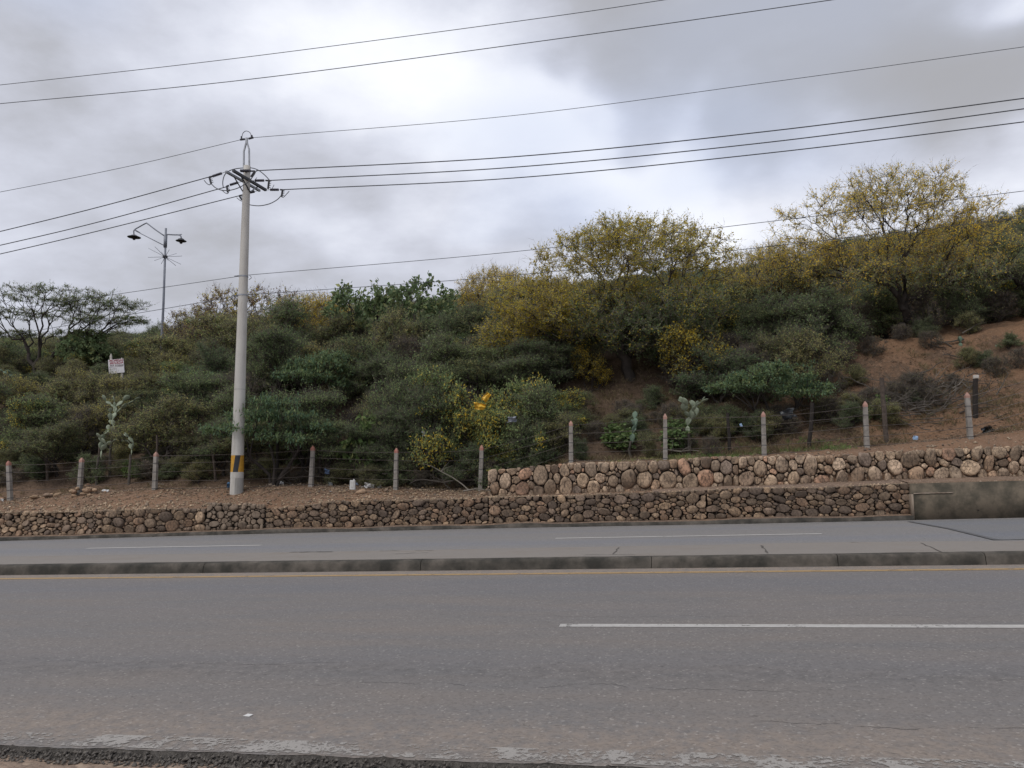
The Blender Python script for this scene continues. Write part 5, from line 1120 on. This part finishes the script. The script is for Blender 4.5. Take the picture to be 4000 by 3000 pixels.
cactus(1755, 1440, 31.8, 1340, 22, 6, 'clumped bluish prickly pear high on the bank beside the branching one', mk=1, sz=.3)
cactus(2690, 1700, 24.9, 1575, 22, 9, 'pale prickly pear behind the fence on the upper stone wall')
cactus(2465, 1730, 24.9, 1605, 8, 14, 'small leaning prickly pear left of the leafy shrub on the wall', mk=1, fan=1.1)
cactus(3110, 1420, 29.5, 1320, 26, 15, 'wide grey green prickly pear thicket under the twisted thorn tree', mk=1, sz=.3, fan=1.2)
cactus(3880, 1400, 30.3, 1350, 8, 17, 'low prickly pear on the red slope below the right edge trees', mk=1, sz=.26, fan=1.1)
cactus(3760, 1360, 30.6, 1320, 5, 18, 'tiny prickly pear near the top of the red earth slope', mk=1, sz=.24)
cactus(60, 1520, 29.5, 1450, 9, 19, 'dark prickly pear at the left edge under the umbrella acacia', mk=1)

# ------------------------------------------------------------------ litter, stones and dead wood
def crumple(name, label, cat, px, py, Y, w_, h_, mat, seed, n=9, amp=.35, up=True, group=None, holes=False, snap=True, th=0):
    rg = np.random.default_rng(seed); u, v = np.meshgrid(np.linspace(-.5, .5, n), np.linspace(-.5, .5, n))
    ed = 1 - .28 * rg.random((n, n)) * (np.maximum(abs(u), abs(v)) > .45); X_ = u * w_ * ed; Z_ = v * h_ * ed; m_ = min(w_, h_)
    Y_ = amp * m_ * (fbm(u * 3 + seed, v * 3, 3) + .25 * rg.normal(0, .4, (n, n))) + (0 if up else 0)
    X_ = X_ + .16 * w_ * vnoise(v * 3 + seed, u * 2); 
    V = np.stack([X_.ravel(), Y_.ravel(), Z_.ravel()], 1); i = np.arange(n * n).reshape(n, n); Q = np.stack([i[:-1, :-1].ravel(), i[:-1, 1:].ravel(), i[1:, 1:].ravel(), i[1:, :-1].ravel()], 1)
    b = at(px, py, Y)
    if snap: b.z = gz(b.x, Y) + h_ * (.32 if up else .1)
    o = link(name, fast_mesh(name, V, Q, [mat]), loc=b); o.rotation_euler = (0 if up else -1.15, rg.uniform(-.4, .4), rg.uniform(-.3, .3)); tag(o, label, cat, group)
    md = o.modifiers.new('thick', 'SOLIDIFY'); md.thickness = .004; return o
def plastic(n, c, r=.45): return simple(n, c, tuple(a * .8 for a in c), 8, r, .2, spec=.5)
M_pw, M_pb, M_py, M_pk, M_plb = plastic('white_plastic', (.60, .59, .57)), plastic('blue_plastic', (.06, .16, .30)), plastic('yellow_plastic', (.72, .42, .03)), plastic('black_plastic', (.014, .018, .022)), plastic('light_blue_plastic', (.33, .48, .68))
M_tan = simple('cardboard', (.30, .24, .18), (.22, .17, .13), 6, .9)
yb_ = 24.0
o = crumple('plastic_bag', 'bright yellow plastic bag snagged high in the bushes', 'plastic bag', 1874, 1588, yb_, .40, .24, M_py, 4, 10, .9, snap=False)
crumple('plastic_bag_b', '', '', 1893, 1545, yb_, .20, .36, M_py, 9, 9, .8, snap=False); _b = bpy.data.objects['plastic_bag_b']; _b.parent = o; _b.matrix_parent_inverse = Matrix(); _b.location = at(1893, 1547, yb_) - at(1874, 1588, yb_); _b.rotation_euler = (0, .5, 0); _b.name = 'torn_flap'
for k_ in ('label', 'category'):
    if k_ in _b: del _b[k_]
G = 'litter along the fence'
crumple('plastic_bag', 'grey transparent plastic bag hanging in the bush right of the yellow bag', 'plastic bag', 2000, 1638, 24.1, .34, .18, plastic('grey_film', (.26, .28, .32)), 11, 9, .8, snap=False, group=G)
crumple('plastic_bag', 'pale plastic scrap hanging in the dark bush above the white litter', 'plastic bag', 1655, 1694, 24.2, .14, .18, plastic('pale_film', (.30, .33, .34)), 12, 8, .8, snap=False, group=G)
crumple('plastic_bag', 'blue plastic bag lying against the foot of the utility pole', 'plastic bag', 893, 1905, 23.6, .16, .26, M_pb, 13, 9, .9, group=G)
crumple('plastic_bag', 'blue plastic bag hanging behind the fence right of the pole', 'plastic bag', 1277, 1842, 23.9, .22, .18, plastic('dull_blue_film', (.09, .14, .24)), 14, 9, .9, snap=False, group=G)
crumple('plastic_sack', 'crumpled white sack on the dirt between two fence posts', 'sack', 1442, 1905, 23.9, .40, .20, M_pw, 15, 10, .7, group=G)
crumple('plastic_sheet', 'black plastic sheet snagged on the small flat topped tree', 'plastic sheet', 3078, 1618, 24.9, .48, .34, M_pk, 16, 9, .5, snap=False)
crumple('plastic_bag', 'light blue plastic packet on the slope between the tenth and eleventh posts', 'plastic bag', 3577, 1712, 25.0, .17, .17, M_plb, 17, 6, .3, group=G, snap=False)
crumple('plastic_bag', 'tiny blue plastic scrap behind the ninth fence post', 'plastic bag', 2895, 1661, 24.9, .09, .12, M_plb, 18, 5, .6, group=G, snap=False)
crumple('plastic_bag', 'white plastic bag by the second concrete post', 'plastic bag', 413, 1922, 23.2, .22, .14, M_pw, 19, 9, .8, group=G)
crumple('cloth_scrap', 'grey rag on the dirt just right of the pole', 'cloth', 1068, 1906, 23.8, .36, .12, M_tan, 20, 9, .5, up=False, group=G)
crumple('plastic_bag', 'white torn bag under a dead branch right of the pole', 'plastic bag', 1098, 1890, 24.2, .22, .14, M_pw, 21, 8, .8, group=G)
crumple('plastic_bag', 'grey torn bag below the fourth concrete post', 'plastic bag', 1288, 1886, 24.0, .20, .14, plastic('greyish_film', (.36, .38, .38)), 22, 8, .8, group=G)
crumple('plastic_bag', 'black rubbish bag right of the last concrete post', 'plastic bag', 3855, 1700, 24.8, .36, .22, M_pk, 23, 9, .8, group=G)
crumple('plastic_bag', 'pale plastic bag lying at the far left in front of the fence', 'plastic bag', 8, 1975, 22.6, .2, .1, M_pw, 24, 8, .6, group=G)
crumple('plastic_bag', 'white litter right of the crumpled sack', 'plastic bag', 1482, 1900, 24.1, .16, .12, plastic('dirty_white_film', (.42, .42, .42)), 25, 8, .8, group=G)
crumple('plastic_bag', 'bluish litter above the white container', 'plastic bag', 1385, 1880, 24.4, .30, .16, plastic('bluish_film', (.22, .27, .36)), 26, 8, .9, group=G)
b = at(1377, 1930, 23.6); b.z = gz(b.x, b.y); mb = MB(); mb.box((0, 0, .16), (.085, .05, .15), taper=.94)
jr = empty('plastic_container', b); tag(jr, 'white rectangular plastic container standing on the dirt', 'container', G); mb.build('container_body', M_pw, jr)
mb = MB(); mb.box((0, -.052, .17), (.05, .006, .1)); mb.build('container_panel', plastic('offwhite_plastic', (.5, .49, .46)), jr); mb = MB(); mb.tube([(.04, 0, .3), (.04, 0, .34)], .025, 8); mb.build('container_cap', M_pw, jr)
# scraps scattered on the dirt strip
rs_ = random.Random(5); rgs = np.random.default_rng(77)
def rock_mesh(seed, sub=1):
    rg = np.random.default_rng(seed); import bmesh; bm = bmesh.new(); bmesh.ops.create_icosphere(bm, subdivisions=2, radius=1)
    ax = rg.uniform(.6, 1.0, 3) * np.array([1.15, .85, .65]); of = rg.uniform(0, 50)
    for v in bm.verts:
        n_ = mnoise.noise(v.co * 1.3 + Vector((of, 0, 0))); v.co = v.co * (1 + .28 * n_); v.co = Vector((v.co.x * ax[0], v.co.y * ax[1], v.co.z * ax[2]))
    me = bpy.data.meshes.new('rock'); bm.to_mesh(me); bm.free(); me.polygons.foreach_set('use_smooth', [True] * len(me.polygons)); return me
M_rock = stone_mat('loose_tan_stone', [(.42, .32, .22), (.36, .265, .185), (.46, .35, .25), (.25, .2, .16), (.39, .26, .18)], .9, 1.15)
ROCKS = [rock_mesh(i) for i in range(8)]
for m_ in ROCKS: m_.materials.append(M_rock)
heap = empty('rock_pile', at(330, 1950, 23.0)); heap.location.z = gz(heap.location.x, 23.0); tag(heap, 'heap of loose tan stones on the dirt by the second concrete post', 'rock pile')
hx = heap.location
for k in range(22):
    px = rs_.gauss(328, 34); lvl = 0 if k < 12 else 1 if k < 19 else 2; px = 330 + (px - 330) * (1 - .3 * lvl); Y = 22.9 + rs_.uniform(-.25, .45); p = at(px, 1950, Y); s = rs_.uniform(.075, .14)
    o = link('stone', ROCKS[rs_.randrange(8)], heap); o.location = Vector((p.x, Y, gz(p.x, Y) + s * .35 + lvl * .10)) - hx; o.scale = (s * 1.2, s, s); o.rotation_euler = (rs_.uniform(-.4, .4), rs_.uniform(-.4, .4), rs_.uniform(0, 6))
for k, (px, py, Y, s, lb) in enumerate(((133, 1968, 22.6, .16, 'single pinkish stone lying left of the rock pile'), (187, 1960, 22.7, .17, 'largest loose stone of the small group left of the rock pile'), (222, 1952, 22.8, .12, 'loose stone leaning on the right of the small stone group'), (200, 1942, 22.9, .10, 'small loose stone on top of the small stone group'), (235, 1935, 23.1, .08, 'small pebble sized stone above the small stone group'),
        (5, 1960, 22.8, .12, 'loose tan stone at the very left edge'), (1411, 1927, 23.2, .17, 'rounded tan stone beside the white container'), (1508, 1910, 23.5, .09, 'small tan stone left of the fifth concrete post'), (1886, 1930, 23.0, .13, 'pale broken stone at the left corner of the upper wall'), (952, 1925, 23.4, .09, 'small grey stone at the foot of the utility pole'), (720, 1928, 23.0, .06, 'small stone on the dirt between third post and pole'), (1625, 1920, 23.2, .07, 'small reddish stone right of the fifth concrete post'))):
    p = at(px, py, Y); o = link('loose_stone', ROCKS[k % 8], loc=(p.x, Y, gz(p.x, Y) + s * .3)); o.scale = (s * 1.2, s, s); o.rotation_euler = (0, rs_.uniform(-.3, .3), rs_.uniform(0, 6)); tag(o, lb, 'stone', 'loose stones on the dirt strip')
# gravel, twigs and leaf litter that nobody could count
def litter(name, n, px0, px1, d0, d1, smin, smax, mat, seed, flat=.6, ycap=None):
    rg = np.random.default_rng(seed); V = []; T = []; px = rg.uniform(px0, px1, n); D_ = rg.uniform(d0, d1, n) if ycap is None else d0 + (d1 - d0) * rg.random(n) ** ycap
    X_ = np.array([Xof(p, 23.5, 1900) for p in px]); Y_ = Yw_a(X_) + D_; Z_ = Gz(X_, Y_)
    base = np.array([(1, 0, 0), (-.5, .87, 0), (-.5, -.87, 0), (.1, .1, .9), (-.1, 0, -.6)]); tri = np.array([(0, 1, 3), (1, 2, 3), (2, 0, 3), (1, 0, 4), (2, 1, 4), (0, 2, 4)])
    s = rg.uniform(smin, smax, n) * rg.uniform(.5, 1, n); a = rg.uniform(0, 6.28, n); ca, sa = np.cos(a), np.sin(a)
    B = base[None] * (1 + .5 * rg.normal(0, .5, (n, 5, 1))); B = B * np.array([1, .75, flat]); x = B[..., 0] * ca[:, None] - B[..., 1] * sa[:, None]; y = B[..., 0] * sa[:, None] + B[..., 1] * ca[:, None]
    P = np.stack([x * s[:, None] + X_[:, None], y * s[:, None] + Y_[:, None], B[..., 2] * s[:, None] + Z_[:, None] + s[:, None] * .15], 2)
    o = link(name, fast_mesh(name, P.reshape(-1, 3), (5 * np.arange(n)[:, None, None] + tri[None]).reshape(-1, 3), [mat])); o['kind'] = 'stuff'
M_rub = leafmat('rubble_stone', (.24, .185, .135), (.36, .28, .205), (.14, .11, .09), 0.0, .9)
M_grav = leafmat('gravel_stone', (.26, .19, .13), (.36, .28, .20), (.16, .13, .11), 0.0, .9)
litter('gravel', 5200, -150, 1990, .45, 2.3, .012, .05, M_grav, 1); litter('gravel', 2600, 1950, 4200, 1.65, 3.2, .012, .045, M_grav, 2); litter('gravel', 1400, 1950, 4200, .5, 1.3, .012, .04, M_grav, 3)
litter('gravel', 3500, -150, 4200, .12, .5, .01, .035, M_grav, 8)
litter('loose_rubble', 420, -150, 1985, .34, .95, .03, .10, M_rub, 21, .8, ycap=2.2); litter('loose_rubble', 260, -100, 820, .34, 1.1, .04, .11, M_rub, 22, .8, ycap=1.6)
litter('loose_rubble', 330, 1905, 4250, 1.36, 1.85, .03, .09, M_rub, 23, .8, ycap=2.0); litter('loose_rubble', 500, 1905, 3600, .36, .8, .02, .06, M_rub, 24, .8, ycap=1.6)
litter('gravel', 3000, -150, 1990, .45, 2.6, .02, .07, M_grav, 31)
litter('leaf_litter', 9000, -150, 1990, 1.2, 4.5, .02, .06, L_brown, 4, .25); litter('leaf_litter', 9000, 1950, 4250, 2.1, 9.0, .02, .065, L_brown, 5, .25)
litter('rubbish_scraps', 90, 850, 1700, 1.2, 3.2, .02, .055, plastic('scrap_white', (.5, .49, .47)), 6, .3)
def grass(name, n, px0, px1, d0, d1, h, mat, seed):
    rg = np.random.default_rng(seed); nt = n; px = rg.uniform(px0, px1, nt); X_ = np.array([Xof(p, 24.5, 1800) for p in px]); Y_ = Yw_a(X_) + rg.uniform(d0, d1, nt); keep = vnoise(X_ * 1.1 + seed, Y_ * 1.1) > -.12; X_, Y_ = X_[keep], Y_[keep]; Z_ = Gz(X_, Y_)
    k = 9; X_ = np.repeat(X_, k) + rg.normal(0, .05, len(X_) * k); Y_ = np.repeat(Y_, k) + rg.normal(0, .05, len(Y_) * k); Z_ = np.repeat(Z_, k) - .01; m_ = len(X_); a = rg.uniform(0, 6.28, m_); H = h * rg.uniform(.4, 1.2, m_); w_ = .006
    B = np.stack([X_, Y_, Z_], 1); u = np.stack([np.cos(a), np.sin(a), 0 * a], 1); le = np.stack([rg.normal(0, .45, m_), rg.normal(0, .45, m_), np.ones(m_)], 1) * H[:, None]
    P = np.stack([B - u * w_, B + u * w_, B + le * .55 + u * w_ * .7, B + le + np.array([0, 0, -.3]) * H[:, None] * .5], 1)
    o = link(name, fast_mesh(name, P.reshape(-1, 3), 4 * np.arange(m_)[:, None] + np.arange(4), [mat])); o['kind'] = 'stuff'
L_straw = leafmat('straw', (.17, .125, .07), (.22, .17, .10), (.12, .12, .05), .2)
grass('dry_grass', 3600, 1950, 4250, 2.3, 8.5, .2, L_straw, 1); grass('dry_grass', 700, -150, 1950, 2.2, 6.0, .16, L_straw, 2); grass('green_weeds', 420, 2600, 3550, 1.9, 3.6, .13, L_fresh, 3); grass('green_weeds', 260, 1950, 2700, 1.7, 3.0, .10, L_olive, 4)
# brush piles and fallen branches
def branchy(name, label, cat, px, py, Y, nb, spread, length, r, seed, mat=M_twigl, dark=.5, group=None):
    rg = np.random.default_rng(seed); b = at(px, py, Y); b.z = gz(b.x, Y); root = empty(name, b); tag(root, label, cat, group)
    for k in range(nb):
        x0, y0 = rg.normal(0, spread[0]), rg.normal(0, spread[1]); a = rg.normal(0, .5) + (math.pi if rg.random() < .5 else 0); L = length * rg.uniform(.5, 1.2); P = []; el = rg.uniform(-.1, .5); x, y, z = x0, y0, max(0, rg.normal(.1, spread[2]))
        for i in range(6): 
            P.append((x, y, gz(b.x + x, b.y + y) - b.z + z + .02)); a += rg.normal(0, .3); el += rg.normal(0, .25); st = L / 5; x += math.cos(a) * st; y += math.sin(a) * st * .4; z = max(0, z + math.sin(el) * st)
        mb = MB(); mb.tube(P, list(np.linspace(r, r * .3, 6) * rg.uniform(.5, 1.3)), 5)
        for q in range(3):
            i = rg.integers(1, 5); p = Vector(P[i]); d = Vector((rg.normal(0, 1), rg.normal(0, .5), rg.uniform(.0, 1.2))).normalized() * L * .25; mb.tube([p, p + d * .5 + Vector((0, 0, .02)), p + d], [r * .4, r * .3, r * .1], 4)
        mb.build('branch', mat if rg.random() > dark else M_twig, root)
branchy('brush_pile', 'large tangled pile of dead branches on the red slope behind the tenth post', 'brush pile', 3520, 1610, 27.0, 130, (1.1, .5, .22), 1.2, .024, 3, M_twig, .3)
branchy('brush_pile', 'small pile of pale dead branches above the larger brush pile', 'brush pile', 3620, 1550, 27.8, 45, (.75, .35, .15), 1.0, .024, 5, M_twigl, .5)
branchy('fallen_branch', 'pale dead branch lying on the left end of the dirt by the upper wall', 'branch', 1800, 1932, 23.2, 2, (.2, .1, .01), 1.6, .022, 6, M_twigl, 0)
branchy('fallen_branch', 'dead branches behind the sixth concrete post', 'branch', 1760, 1840, 24.6, 9, (.7, .3, .25), 1.6, .02, 7, M_twig, .4)
branchy('fallen_branch', 'curved pale stick leaning up right of the third concrete post', 'branch', 640, 1895, 23.8, 1, (.01, .01, .01), 1.0, .022, 12, M_twigl, 0)
branchy('fallen_branch', 'dead sticks on the dirt right of the utility pole', 'branch', 1130, 1885, 24.1, 4, (.4, .15, .1), 1.1, .02, 8, M_twigl, .4)
branchy('fallen_branch', 'grey log lying behind the eighth concrete post', 'branch', 2600, 1735, 25.0, 2, (.15, .1, .01), 1.4, .04, 9, M_twigl, 0)
branchy('fallen_branch', 'exposed roots and sticks on the upper right of the red slope', 'branch', 3900, 1300, 31.0, 8, (1.2, .5, .03), 1.2, .03, 10, M_twig, .4)
branchy('fallen_branch', 'scattered sticks on the left part of the red slope', 'branch', 3300, 1600, 27.6, 12, (1.0, .8, .05), 1.0, .016, 13, M_twig, .4)
# white chip on the near road
p = gnd(968, 2797); mb = MB(); mb.poly([(-.03, -.012, .004), (.02, -.018, .004), (.035, .008, .012), (-.01, .02, .010)], [(0, 1, 2, 3)]); o = mb.build('paper_scrap', M_pw, None, loc=p); tag(o, 'tiny white paper scrap lying alone on the near asphalt', 'paper scrap'); o.modifiers.new('t', 'SOLIDIFY').thickness = .003
